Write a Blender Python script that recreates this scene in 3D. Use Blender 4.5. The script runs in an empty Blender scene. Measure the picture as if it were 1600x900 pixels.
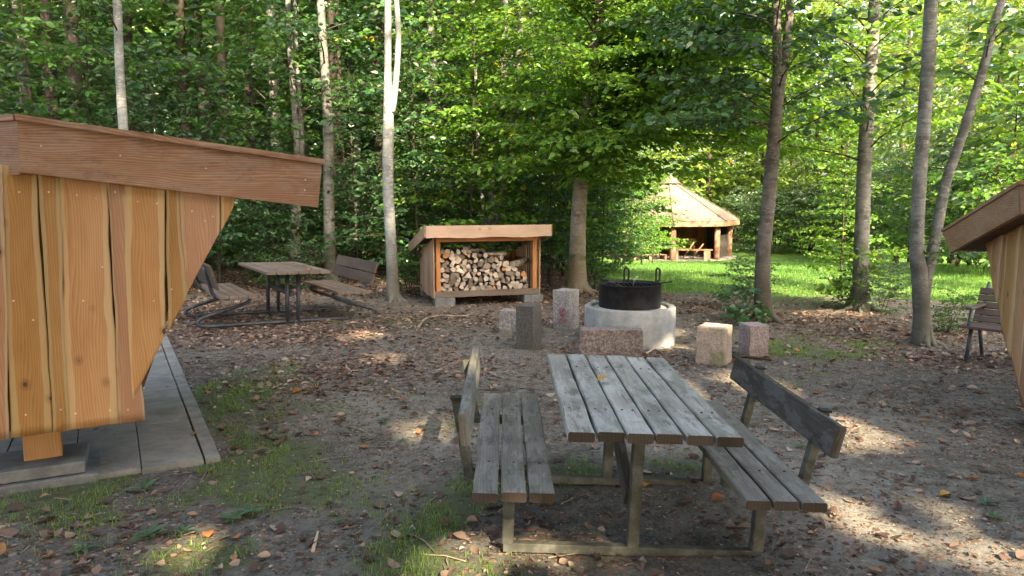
import bpy, bmesh, math, random
import numpy as np
from mathutils import Vector, Matrix

SC = bpy.context.scene
COL = SC.collection
R = math.radians
F, PITCH, H = 1142.0, R(7.0), 1.7
CP, SP = math.cos(PITCH), math.sin(PITCH)
SUN_EL, SUN_AZ = R(33), R(160)
SUNV = np.array([math.sin(SUN_AZ)*math.cos(SUN_EL), math.cos(SUN_AZ)*math.cos(SUN_EL), math.sin(SUN_EL)])

# ------------------------------------------------------------------ measuring the photograph
def ray(x, y):
    a, b = (x-800)/F, (450-y)/F
    return np.array([a, CP+b*SP, -SP+b*CP])
def sstep(a, b, x):
    t = np.clip((np.asarray(x, float)-a)/(b-a), 0, 1)
    return t*t*(3-2*t)
def hash2(ix, iy, seed):
    n = (ix.astype(np.int64)*374761393 + iy.astype(np.int64)*668265263 + seed*1442695041) & 0xffffffff
    n = ((n ^ (n >> 13))*1274126177) & 0xffffffff
    return ((n ^ (n >> 16)) & 0xffff)/65535.0
def vnoise(x, y, seed=0):
    x, y = np.asarray(x, float), np.asarray(y, float)
    ix, iy = np.floor(x), np.floor(y)
    fx, fy = x-ix, y-iy
    fx, fy = fx*fx*(3-2*fx), fy*fy*(3-2*fy)
    h = lambda a, b: hash2(ix+a, iy+b, seed)
    return (h(0, 0)*(1-fx)+h(1, 0)*fx)*(1-fy)+(h(0, 1)*(1-fx)+h(1, 1)*fx)*fy
def fbm(x, y, seed=0, o=4):
    s, a = 0, .5
    for k in range(o):
        s = s+a*vnoise(x*2**k, y*2**k, seed+k*17); a *= .5
    return s/(1-.5**o)
def terrain(x, y):
    x, y = np.asarray(x, float), np.asarray(y, float)
    drop = -1.7*sstep(13, 43, y)*sstep(-6, 5, x)
    bump = .05*(fbm(x*.5, y*.5, 3, 3)-.5)*sstep(2, 5, y) + .012*(fbm(x*3, y*3, 9, 2)-.5)
    return drop+bump
def T(x, y): return float(terrain(x, y))
def at_z(px, py, z=0.0):
    d = ray(px, py); t = (z-H)/d[2]
    return np.array([0, 0, H])+d*t
def G(px, py):
    p = at_z(px, py, 0)
    for _ in range(12): p = at_z(px, py, T(p[0], p[1]))
    return p
def at_y(px, py, Y):
    d = ray(px, py)
    return np.array([0, 0, H])+d*(Y/d[1])
def on_plane(px, py, p0, n):
    d = ray(px, py); o = np.array([0, 0, H])
    return o+d*(np.dot(np.asarray(p0)-o, n)/np.dot(d, n))
def gx(px, Y):            # ground point under picture column px at distance Y
    x = (px-800)/F*(Y*CP+1.7*SP)
    return np.array([x, Y, T(x, Y)])

# ------------------------------------------------------------------ object helpers
def thing(name, label, cat, loc=(0, 0, 0), rotz=0.0, group=None):
    o = bpy.data.objects.new(name, None); COL.objects.link(o)
    o.empty_display_size = .2
    o.location = tuple(float(v) for v in loc); o.rotation_euler = (0, 0, rotz)
    return tag(o, label, cat, group)
def tag(o, label, cat, group=None):
    o['label'] = label; o['category'] = cat
    if group: o['group'] = group
    return o
class MB:
    """collects verts, faces, uvs"""
    def __init__(s): s.v, s.f, s.uv, s.ac, s.mi, s.sm = [], [], [], [], [], []
    def face(s, idx, uv=None, ac=None, mi=0, smooth=False):
        s.f.append(tuple(idx)); s.uv.append(uv or [(0, 0)]*len(idx)); s.ac.append(ac or [(.5, 0)]*len(idx)); s.mi.append(mi); s.sm.append(smooth)
    def build(s, name, mats, parent=None, loc=None):
        me = bpy.data.meshes.new(name)
        me.from_pydata([tuple(map(float, v)) for v in s.v], [], s.f)
        u = me.uv_layers.new(name='UVMap'); a = me.uv_layers.new(name='Across')
        u.data.foreach_set('uv', np.array([c for q in s.uv for c in q], dtype=np.float32).ravel())
        a.data.foreach_set('uv', np.array([c for q in s.ac for c in q], dtype=np.float32).ravel())
        for m in (mats if isinstance(mats, (list, tuple)) else [mats]): me.materials.append(m)
        me.polygons.foreach_set('material_index', s.mi)
        me.polygons.foreach_set('use_smooth', s.sm)
        me.update()
        o = bpy.data.objects.new(name, me); COL.objects.link(o)
        if parent is not None: o.parent = parent
        if loc is not None: o.location = tuple(float(v) for v in loc)
        return o
    # a chamfered plank: axis a (length), b (width), c (thickness); o is the corner
    def plank(s, o, a, b, c, L, W, Tk, ch=.004, mi=0, seg=1, wob=0, rng=None, endmi=None):
        o, a, b, c = [np.asarray(q, float) for q in (o, a, b, c)]
        ch = min(ch, W*.3, Tk*.3)
        prof = [(ch, 0), (W-ch, 0), (W, ch), (W, Tk-ch), (W-ch, Tk), (ch, Tk), (0, Tk-ch), (0, ch)]
        per = [0]
        for k in range(8):
            p, q = prof[k], prof[(k+1) % 8]; per.append(per[-1]+math.hypot(p[0]-q[0], p[1]-q[1]))
        base = len(s.v)
        for i in range(seg+1):
            t = i/seg
            d1 = rng.uniform(-wob, wob) if rng else 0
            d2 = rng.uniform(-wob, wob) if rng else 0
            for (x, y) in prof: s.v.append(o+a*(L*t)+b*(x+d1)+c*(y+d2*.6))
        for i in range(seg):
            for k in range(8):
                k2 = (k+1) % 8
                q = [base+i*8+k, base+i*8+k2, base+(i+1)*8+k2, base+(i+1)*8+k]
                v0, v1 = L*i/seg, L*(i+1)/seg
                s.face(q, [(per[k], v0), (per[k+1], v0), (per[k+1], v1), (per[k], v1)], None, mi)
        em = mi if endmi is None else endmi
        s.face([base+k for k in range(7, -1, -1)], [(prof[k][0], prof[k][1]*.3) for k in range(7, -1, -1)], None, em)
        e = base+seg*8
        s.face([e+k for k in range(8)], [(prof[k][0], prof[k][1]*.3) for k in range(8)], None, em)
        return s
    def box(s, cx, cy, cz, sx, sy, sz, ch=.004, mi=0, rz=0):
        c_, s_ = math.cos(rz), math.sin(rz)
        X, Y = np.array([c_, s_, 0]), np.array([-s_, c_, 0]); Z = np.array([0, 0, 1.])
        dims = sorted([(sx, 0), (sy, 1), (sz, 2)], reverse=True)
        ax = [X, Y, Z]; dm = [sx, sy, sz]
        i = dims[0][1]; j, k = (i+1) % 3, (i+2) % 3
        o = np.array([cx, cy, cz])-ax[i]*dm[i]/2-ax[j]*dm[j]/2-ax[k]*dm[k]/2
        return s.plank(o, ax[i], ax[j], ax[k], dm[i], dm[j], dm[k], ch, mi)
    def beam(s, p, q, w, t, up=(0, 0, 1), ch=.004, mi=0):
        p, q = np.asarray(p, float), np.asarray(q, float)
        a = q-p; L = np.linalg.norm(a); a = a/L
        b = np.cross(a, up); b = b/np.linalg.norm(b); c = np.cross(b, a)
        return s.plank(p-b*w/2-c*t/2, a, b, c, L, w, t, ch, mi)
    def tube(s, pts, rad, n=8, mi=0, cap=True, rng=None, rough=0.0, smooth=True):
        pts = np.asarray(pts, float)
        if np.isscalar(rad): rad = [rad]*len(pts)
        tang = np.gradient(pts, axis=0); tang /= np.linalg.norm(tang, axis=1)[:, None]+1e-9
        ref = np.array([1., 0, 0]) if abs(tang[0][0]) < .9 else np.array([0, 1., 0])
        base = len(s.v); acc = 0
        lens = [0]
        for i in range(1, len(pts)): acc += np.linalg.norm(pts[i]-pts[i-1]); lens.append(acc)
        b = np.cross(tang[0], ref); b /= np.linalg.norm(b)
        for i, p in enumerate(pts):
            b = b-tang[i]*np.dot(b, tang[i]); b /= np.linalg.norm(b)+1e-9
            c = np.cross(tang[i], b)
            for k in range(n):
                a = 2*math.pi*k/n
                r = rad[i]*(1+(rng.uniform(-rough, rough) if rng else 0))
                s.v.append(p+b*math.cos(a)*r+c*math.sin(a)*r)
        for i in range(len(pts)-1):
            for k in range(n):
                k2 = (k+1) % n
                per = 2*math.pi*rad[i]/n
                s.face([base+i*n+k, base+i*n+k2, base+(i+1)*n+k2, base+(i+1)*n+k],
                       [(per*k, lens[i]), (per*(k+1), lens[i]), (per*(k+1), lens[i+1]), (per*k, lens[i+1])], None, mi, smooth)
        if cap:
            s.face([base+k for k in range(n-1, -1, -1)], None, None, mi)
            e = base+(len(pts)-1)*n
            s.face([e+k for k in range(n)], None, None, mi)
        return s
    def lathe(s, prof, n=48, mi=0, smooth=True, c=(0, 0, 0)):
        base = len(s.v); m = len(prof)
        for k in range(n):
            a = 2*math.pi*k/n
            for (r, z) in prof: s.v.append((c[0]+r*math.cos(a), c[1]+r*math.sin(a), c[2]+z))
        for k in range(n):
            k2 = (k+1) % n
            for i in range(m-1):
                s.face([base+k*m+i, base+k2*m+i, base+k2*m+i+1, base+k*m+i+1], None, None, mi, smooth)
        return s
    def prism(s, poly3, ext, mi=0, uvax=None):
        """polygon of 3-D points extruded by the vector ext; uvax = (origin, across, along)"""
        poly = [np.asarray(p, float) for p in poly3]; n = len(poly); base = len(s.v)
        ext = np.asarray(ext, float)
        s.v += poly; s.v += [p+ext for p in poly]
        if uvax:
            o, e1, e2 = [np.asarray(q, float) for q in uvax]
            U = [(float(np.dot(p-o, e1)), float(np.dot(p-o, e2))) for p in poly]
        else: U = [(0, 0)]*n
        s.face([base+i for i in range(n)], U, None, mi)
        s.face([base+n+i for i in range(n-1, -1, -1)], U[::-1], None, mi)
        for i in range(n):
            j = (i+1) % n
            s.face([base+i, base+n+i, base+n+j, base+j], [U[i], (U[i][0]+.02, U[i][1]), (U[j][0]+.02, U[j][1]), U[j]], None, mi)
        return s
def big_mesh(name, verts, faces4, mats, parent=None, smooth=False, attrs=None):
    """many quads straight from arrays"""
    verts = np.ascontiguousarray(verts, dtype=np.float32); faces4 = np.ascontiguousarray(faces4, dtype=np.int32)
    me = bpy.data.meshes.new(name)
    k = faces4.shape[1]
    me.vertices.add(len(verts)); me.vertices.foreach_set('co', verts.ravel())
    me.loops.add(faces4.size); me.loops.foreach_set('vertex_index', faces4.ravel())
    me.polygons.add(len(faces4)); me.polygons.foreach_set('loop_start', np.arange(0, faces4.size, k, dtype=np.int32))
    me.update(calc_edges=True); me.validate()
    me.polygons.foreach_set('use_smooth', np.full(len(me.polygons), smooth))
    for m in (mats if isinstance(mats, (list, tuple)) else [mats]): me.materials.append(m)
    for an, av in (attrs or {}).items():
        a = me.attributes.new(an, 'FLOAT', 'POINT'); a.data.foreach_set('value', np.ascontiguousarray(av, dtype=np.float32))
    o = bpy.data.objects.new(name, me); COL.objects.link(o)
    if parent is not None: o.parent = parent
    return o
def clone(o, parent=None):
    c = o.copy(); COL.objects.link(c)
    if parent is not None: c.parent = parent
    for ch in list(o.children): clone(ch, c)
    return c

# ------------------------------------------------------------------ materials
class NT:
    def __init__(s, name):
        s.m = bpy.data.materials.new(name); s.m.use_nodes = True
        s.t = s.m.node_tree; s.t.nodes.clear()
        s.out = s.t.nodes.new('ShaderNodeOutputMaterial')
    def n(s, typ, ins=None, **props):
        q = s.t.nodes.new('ShaderNode'+typ)
        for k, v in props.items(): setattr(q, k, v)
        for k, v in (ins or {}).items(): s.set(q.inputs[k], v)
        return q
    def set(s, sock, v):
        if hasattr(v, 'outputs'): v = v.outputs[0]
        if isinstance(v, bpy.types.NodeSocket): s.t.links.new(v, sock)
        else:
            if sock.type == 'RGBA' and len(v) == 3: v = (*v, 1)
            sock.default_value = v
    def math(s, op, a, b=0.0, c=0.0, clamp=False):
        q = s.t.nodes.new('ShaderNodeMath'); q.operation = op; q.use_clamp = clamp
        for i, v in enumerate((a, b, c)): s.set(q.inputs[i], v)
        return q.outputs[0]
    def mix(s, f, a, b, blend='MIX'):
        q = s.t.nodes.new('ShaderNodeMix'); q.data_type = 'RGBA'; q.blend_type = blend
        s.set(q.inputs[0], f); s.set(q.inputs[6], a); s.set(q.inputs[7], b)
        return q.outputs[2]
    def ramp(s, f, stops, interp='LINEAR'):
        q = s.t.nodes.new('ShaderNodeValToRGB'); q.color_ramp.interpolation = interp
        e = q.color_ramp.elements
        while len(e) < len(stops): e.new(.5)
        for el, (p, c) in zip(e, stops):
            el.position = p; el.color = (*c, 1) if not np.isscalar(c) else (c, c, c, 1)
        s.set(q.inputs[0], f); return q.outputs[0]
    def step(s, a, b, x):
        q = s.t.nodes.new('ShaderNodeMapRange'); q.interpolation_type = 'SMOOTHSTEP'
        s.set(q.inputs[0], x); q.inputs[1].default_value = a; q.inputs[2].default_value = b
        return q.outputs[0]
    def noise(s, vec, scale, detail=4, rough=.6, dist=0.0):
        q = s.n('TexNoise', {'Scale': scale, 'Detail': detail, 'Roughness': rough, 'Distortion': dist})
        if vec is not None: s.set(q.inputs['Vector'], vec)
        return q.outputs[0]
    def scalev(s, vec, sc):
        q = s.t.nodes.new('ShaderNodeMapping'); s.set(q.inputs['Vector'], vec); q.inputs['Scale'].default_value = sc
        return q.outputs[0]
    def obj(s): return s.n('TexCoord').outputs['Object']
    def rnd(s): return s.n('NewGeometry').outputs['Random Per Island']
    def bump(s, h, strength=.3, dist=.01):
        return s.n('Bump', {'Height': h, 'Strength': strength, 'Distance': dist}).outputs[0]
    def pbr(s, col, rough=.7, normal=None, metal=0.0, spec=.4, **kw):
        q = s.n('BsdfPrincipled', {'Base Color': col, 'Roughness': rough, 'Metallic': metal, 'Specular IOR Level': spec})
        if normal is not None: s.set(q.inputs['Normal'], normal)
        return q.outputs[0]
    def done(s, shader):
        s.t.links.new(shader, s.out.inputs['Surface']); return s.m

def wood(name, dark, mid, light, stain=0.0, sap=None, algae=0.0, crack=.0, flake=0.0, rough=.75, rings=.35, knots=1.0, var=.25, bump=.25, gr=.42):
    t = NT(name)
    uv = t.n('UVMap', uv_map='UVMap').outputs[0]
    rnd = t.rnd()
    sep = t.n('SeparateXYZ', {0: uv})
    u, v = sep.outputs[0], sep.outputs[1]
    off = t.math('MULTIPLY', rnd, 37.0)
    vec = lambda a, b: t.n('CombineXYZ', {0: t.math('MULTIPLY_ADD', u, a, off), 1: t.math('MULTIPLY', v, b), 2: off}).outputs[0]
    big = t.noise(vec(5, .9), 1.0, 2, .5)
    x = t.math('MULTIPLY_ADD', big, .16, u)
    ring = t.n('TexWave', {'Vector': t.n('CombineXYZ', {0: t.math('ADD', x, off), 1: 0.0, 2: 0.0}), 'Scale': 22.0, 'Distortion': 1.2, 'Detail': 2.0}, wave_type='BANDS', bands_direction='X', wave_profile='SAW').outputs[1]
    fine = t.noise(vec(110, 5.0), 1.0, 6, .75)
    grain = t.math('ADD', t.math('MULTIPLY', ring, rings), t.math('MULTIPLY', fine, 1-rings))
    tone = t.noise(vec(7, 1.6), 1.0, 3, .6)
    c = t.ramp(t.math('ADD', t.math('MULTIPLY', grain, gr), t.math('MULTIPLY', tone, 1-gr)), [(.25, dark), (.5, mid), (.75, light)])
    if sap:
        ac = t.n('SeparateXYZ', {0: t.n('UVMap', uv_map='Across').outputs[0]}).outputs[0]
        e = t.math('MULTIPLY', t.math('ABSOLUTE', t.math('SUBTRACT', ac, .5)), 2.0)
        e = t.math('ADD', e, t.math('MULTIPLY', t.math('SUBTRACT', t.noise(vec(2, 1.2), 1.0, 3, .6), .5), .7))
        e = t.math('ADD', e, t.math('MULTIPLY', t.math('SUBTRACT', rnd, .5), .3))
        c = t.mix(t.math('MULTIPLY', t.step(.66, .74, e), .85), c, t.mix(fine, tuple(q*.8 for q in sap), sap))
    if knots > 0:
        vor = t.n('TexVoronoi', {'Vector': vec(6.0, 4.5), 'Scale': 1.0, 'Randomness': 1.0})
        k = t.math('MULTIPLY', t.math('ADD', t.math('MULTIPLY', t.step(.22, .10, vor.outputs[0]), .35), t.math('MULTIPLY', t.step(.10, .07, vor.outputs[0]), .65)), t.step(.45, .47, t.n('SeparateXYZ', {0: vor.outputs[1]}).outputs[0]))
        c = t.mix(t.math('MULTIPLY', k, knots*.8), c, tuple(q*.30 for q in dark))
    c = t.mix(t.math('MULTIPLY', t.math('SUBTRACT', rnd, .5), 1.0), c, (.5, .5, .5), 'SOFT_LIGHT') if False else c
    c = t.n('HueSaturation', {'Hue': t.math('MULTIPLY_ADD', rnd, .02, .49), 'Saturation': t.math('MULTIPLY_ADD', rnd, var, 1-var/2), 'Value': t.math('MULTIPLY_ADD', t.math('FRACT', t.math('MULTIPLY', rnd, 7.3)), var*1.2, 1-var*.6), 'Color': c}).outputs[0]
    o = t.obj()
    if algae:
        a = t.step(.5, .75, t.noise(o, 3.5, 5, .7))
        c = t.mix(t.math('MULTIPLY', a, algae), c, (.085, .10, .045))
    if stain:
        sn = t.math('ADD', t.math('MULTIPLY', t.noise(o, 4.0, 6, .75), .6), t.math('MULTIPLY', t.noise(vec(25, 2.5), 1.0, 4, .7), .4))
        c = t.mix(t.math('MULTIPLY', t.step(.50, .62, sn), stain), c, tuple(q*.55 for q in dark))
    hgt = grain
    if flake:
        fl = t.step(.50, .56, t.noise(vec(14, 4.0), 1.0, 6, .75))
        c = t.mix(t.math('MULTIPLY', fl, flake), c, (.42, .45, .43))
    if crack:
        cr = t.step(.36, .28, t.noise(vec(60, 1.1), 1.0, 3, .6))
        c = t.mix(t.math('MULTIPLY', cr, crack), c, (.02, .018, .015))
        hgt = t.math('SUBTRACT', grain, t.math('MULTIPLY', cr, 1.5))
    return t.done(t.pbr(c, rough, t.bump(hgt, bump, .004), spec=.3))

def leafmat(name, a, b, trans=.45, rough=.42, extra=None, gloss=.35):
    t = NT(name)
    r = t.rnd(); o = t.obj()
    n = t.noise(o, .9, 2, .5)
    f = t.math('ADD', t.math('MULTIPLY', r, .6), t.math('MULTIPLY', n, .4))
    c = t.ramp(f, [(.2, a), (.8, b)])
    if extra:
        c = t.mix(t.step(.990, .995, r), c, extra)
    d = t.pbr(c, rough, spec=gloss)
    tc = t.mix(.7, c, (min(1, b[0]*2.6), min(1, b[1]*2.2), b[2]*1.1))
    tr = t.n('BsdfTranslucent', {'Color': tc}).outputs[0]
    ms = t.n('MixShader', {0: trans}); t.t.links.new(d, ms.inputs[1]); t.t.links.new(tr, ms.inputs[2])
    return t.done(ms.outputs[0])

def bark(name, a, b, moss=.3, bands=.6, low=None):
    t = NT(name); o = t.obj()
    band = t.noise(t.scalev(o, (4, 4, 22)), 1.0, 6, .75, .6)
    blot = t.noise(o, 3.0, 5, .65)
    c = t.mix(t.step(.35, .62, blot), a, b)
    c = t.mix(t.math('MULTIPLY', t.step(.50, .33, band), bands), c, tuple(q*.5 for q in a))
    lent = t.noise(t.scalev(o, (9, 9, 75)), 1.0, 3, .6)
    c = t.mix(t.math('MULTIPLY', t.step(.60, .68, lent), .55), c, tuple(q*.35 for q in a))
    sp = t.noise(t.scalev(o, (11, 11, 26)), 1.0, 5, .75)
    c = t.mix(t.math('MULTIPLY', t.step(.54, .62, sp), .75), c, tuple(min(.75, q*1.5) for q in b))
    c = t.mix(t.math('MULTIPLY', t.step(.5, .7, t.noise(t.scalev(o, (1.2, 1.2, .8)), 1.5, 4, .6)), moss), c, (.06, .075, .035))
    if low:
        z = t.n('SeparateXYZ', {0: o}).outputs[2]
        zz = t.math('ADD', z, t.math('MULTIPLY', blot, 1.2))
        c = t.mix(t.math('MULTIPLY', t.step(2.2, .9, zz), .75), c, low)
    return t.done(t.pbr(c, .85, t.bump(t.math('ADD', band, t.math('MULTIPLY', blot, .6)), .5, .02), spec=.2))

def stone(name, a, b, sc=45, moss=0.0, bump=.5, spots=False):
    t = NT(name); o = t.obj()
    n1 = t.noise(o, sc, 4, .75); n2 = t.noise(o, 3.2, 4, .6)
    c = t.mix(t.step(.35, .65, n1), a, b)
    c = t.mix(t.math('MULTIPLY', t.step(.45, .7, n2), .45), c, tuple(q*.5 for q in a))
    if spots:
        v = t.n('TexVoronoi', {'Vector': o, 'Scale': 110.0})
        c = t.mix(t.math('MULTIPLY', t.step(.75, .8, t.n('SeparateXYZ', {0: v.outputs[1]}).outputs[0]), .6), c, tuple(min(.8, q*1.8) for q in b))
    if moss:
        m = t.step(.48, .66, t.noise(o, 4.5, 4, .65))
        c = t.mix(t.math('MULTIPLY', m, moss), c, (.16, .17, .075))
    return t.done(t.pbr(c, .85, t.bump(t.math('ADD', n1, n2), bump, .012), spec=.25))

def metal(name, a, b, rough=.5, met=.6, stain=.5, scale=14):
    t = NT(name); o = t.obj()
    n = t.noise(o, scale, 5, .7)
    c = t.mix(t.step(.4, .65, n), a, b)
    return t.done(t.pbr(c, t.math('MULTIPLY_ADD', n, .3, rough-.1), t.bump(n, .12, .003), met, .4))

def concrete(name, a, b, rough=.85):
    t = NT(name); o = t.obj()
    n = t.noise(o, 6, 6, .7); f = t.noise(o, 90, 3, .7)
    c = t.mix(t.step(.3, .7, n), a, b)
    c = t.mix(t.math('MULTIPLY', t.step(.6, .72, f), .4), c, tuple(q*.55 for q in a))
    w = t.noise(t.scalev(o, (9, 9, 1.2)), 1.0, 3, .5)
    c = t.mix(t.math('MULTIPLY', t.step(.55, .75, w), .3), c, tuple(q*.6 for q in a))
    return t.done(t.pbr(c, rough, t.bump(t.math('ADD', n, f), .3, .006), spec=.25))
def plain(name, col, rough=.6, met=0.0):
    t = NT(name); o = t.obj(); n = t.noise(o, 25, 3, .6)
    return t.done(t.pbr(t.mix(n, tuple(q*.8 for q in col), col), rough, None, met))

M = {}
M['larch'] = wood('larch boards', (.25, .115, .05), (.36, .185, .084), (.44, .258, .132), sap=(.48, .335, .19), knots=1.2, rings=.5, var=.26, gr=.5, rough=.62)
M['larch_shade'] = wood('shade-darkened larch', (.06, .034, .018), (.11, .062, .032), (.17, .10, .055), rings=.4, rough=.8)  # bark-brown larch, darkened to hold the shade of the plank gaps
M['fascia'] = wood('planed larch', (.14, .065, .038), (.27, .138, .082), (.42, .255, .172), stain=.35, flake=.10, rings=.5, knots=.6, var=.12, gr=.6, rough=.6)
M['shed_wood'] = wood('weathering larch', (.21, .13, .085), (.33, .22, .145), (.46, .34, .245), rings=.4, var=.35)
M['shed_fascia'] = wood('bleached larch', (.32, .22, .16), (.44, .31, .235), (.56, .42, .33), rings=.4, var=.1)
M['shed_post'] = wood('orange larch', (.30, .12, .045), (.42, .18, .075), (.52, .25, .12), rings=.4)
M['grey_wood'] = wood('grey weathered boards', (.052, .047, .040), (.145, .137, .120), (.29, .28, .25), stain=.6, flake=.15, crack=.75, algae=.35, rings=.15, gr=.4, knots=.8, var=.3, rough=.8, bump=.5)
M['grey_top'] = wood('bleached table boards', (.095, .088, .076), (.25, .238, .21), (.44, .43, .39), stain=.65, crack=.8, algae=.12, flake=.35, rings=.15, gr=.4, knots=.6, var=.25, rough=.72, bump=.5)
M['dark_wood'] = wood('dark weathered and shaded boards', (.020, .016, .014), (.048, .039, .034), (.10, .086, .076), flake=.10, stain=.3, crack=.7, rings=.25, var=.25, rough=.75, bump=.45)
M['brown_wood'] = wood('brown weathered boards', (.07, .052, .042), (.145, .112, .092), (.24, .195, .16), crack=.5, rings=.3, var=.3, rough=.75)
M['brown_back'] = wood('dull brown back boards', (.035, .026, .021), (.07, .053, .043), (.115, .09, .074), crack=.4, rings=.4, var=.3, rough=.75)
M['bench_wood'] = wood('dark slats', (.04, .028, .024), (.085, .062, .054), (.14, .105, .09), crack=.4, var=.3)
M['red_wood'] = wood('red stained boards', (.22, .085, .045), (.36, .15, .08), (.46, .22, .12), rings=.3, var=.5)
M['pink_wood'] = wood('pale pine', (.20, .105, .070), (.275, .155, .108), (.35, .215, .155), rings=.3, var=.2)
M['plank_end'] = wood('dark plank ends', (.02, .015, .012), (.048, .036, .028), (.085, .062, .048), crack=.6, var=.5, knots=0)
M['galv'] = metal('weathered galvanised steel', (.042, .044, .037), (.10, .103, .09), .75, .05, scale=9)
M['blue_steel'] = metal('dark painted tube', (.035, .042, .052), (.075, .085, .10), .45, .3)
M['black_steel'] = metal('black fire steel', (.006, .006, .008), (.022, .022, .025), .5, .3, scale=8)
M['bright_steel'] = metal('worn steel', (.4, .4, .4), (.6, .6, .58), .35, .9)
M['concrete'] = concrete('cast concrete', (.19, .2, .2), (.31, .315, .305))
M['block'] = concrete('foundation block', (.10, .105, .11), (.18, .185, .185))  # darkened so the colour carries the shade around the blocks
M['slab'] = concrete('paving concrete', (.155, .15, .14), (.245, .235, .22))
M['gravel'] = stone('grey gravel', (.12, .115, .11), (.45, .43, .40), 60, bump=1.0)
M['granite_dark'] = stone('dark granite', (.05, .048, .045), (.125, .12, .112), 55, moss=.15)
M['granite_grey'] = stone('grey granite', (.13, .125, .12), (.34, .32, .31), 60, moss=.1)
M['granite_pink'] = stone('pink granite', (.16, .125, .12), (.36, .30, .29), 60)
M['granite_red'] = stone('red brown granite', (.10, .082, .078), (.29, .245, .235), 40, bump=1.0)
M['granite_moss'] = stone('warm mossy granite', (.25, .20, .165), (.40, .33, .28), 50, moss=.7)
M['paint_mark'] = plain('faded red paint', (.30, .055, .085), .8)
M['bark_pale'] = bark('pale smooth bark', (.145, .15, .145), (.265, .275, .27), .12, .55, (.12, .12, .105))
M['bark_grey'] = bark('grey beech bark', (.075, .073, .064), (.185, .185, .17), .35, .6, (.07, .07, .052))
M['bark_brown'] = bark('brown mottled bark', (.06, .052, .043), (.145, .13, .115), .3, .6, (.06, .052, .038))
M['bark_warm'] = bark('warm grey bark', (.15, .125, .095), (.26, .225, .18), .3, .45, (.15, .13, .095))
M['bark_twig'] = bark('twig bark', (.03, .026, .021), (.075, .066, .054), .2, .3)
M['bark_dark'] = bark('dark conifer bark', (.022, .018, .015), (.055, .043, .034), .35, .5)
M['leaf'] = leafmat('beech leaf', (.012, .050, .013), (.078, .185, .036), .30, extra=(.36, .30, .03))
M['leaf_fresh'] = leafmat('bright beech leaf', (.018, .075, .012), (.125, .250, .034), .38, extra=(.5, .36, .03))
M['leaf_deep'] = leafmat('deep green leaf', (.009, .036, .015), (.050, .130, .045), .27, rough=.36, gloss=.5)
M['leaf_far'] = leafmat('far woodland leaf', (.045, .11, .022), (.19, .28, .05), .35)  # brightened yellow-green, backlight put into the leaf colour
M['leaf_cold'] = leafmat('haze-blue bush leaf', (.035, .085, .045), (.095, .165, .085), .35, rough=.38, gloss=.5)  # bluish tint puts the distant haze into the leaf colour
M['grass'] = leafmat('grass blade', (.07, .155, .02), (.18, .29, .05), .4)
M['lawn_blade'] = leafmat('lawn blade', (.050, .145, .026), (.105, .225, .055), .35)
M['leaf_yellow'] = plain('yellow brown leaf', (.42, .21, .035), .6)
M['leaf_orange'] = plain('orange leaf', (.38, .12, .035), .6)
M['twig'] = bark('dead wood', (.10, .08, .06), (.24, .20, .16), .1, .4)
M['stick'] = plain('pale peeled stick', (.50, .40, .29), .7)
def litter_mat():
    t = NT('dry fallen leaf'); r = t.rnd()
    c = t.ramp(r, [(.0, (.05, .032, .025)), (.30, (.11, .07, .053)), (.55, (.23, .155, .118)), (.78, (.40, .295, .23)), (.93, (.56, .46, .385)), (.985, (.44, .20, .05))])
    r2 = t.math('FRACT', t.math('MULTIPLY', r, 13.7))
    c = t.mix(t.math('MULTIPLY', r2, .4), c, (.20, .13, .11))
    n = t.noise(t.obj(), 60, 3, .6)
    c = t.mix(t.math('MULTIPLY', n, .5), c, (.07, .04, .03))
    d = t.pbr(c, .65, spec=.3)
    tr = t.n('BsdfTranslucent', {'Color': c}).outputs[0]
    ms = t.n('MixShader', {0: .2}); t.t.links.new(d, ms.inputs[1]); t.t.links.new(tr, ms.inputs[2])
    return t.done(ms.outputs[0])
M['litter'] = litter_mat()
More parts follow.
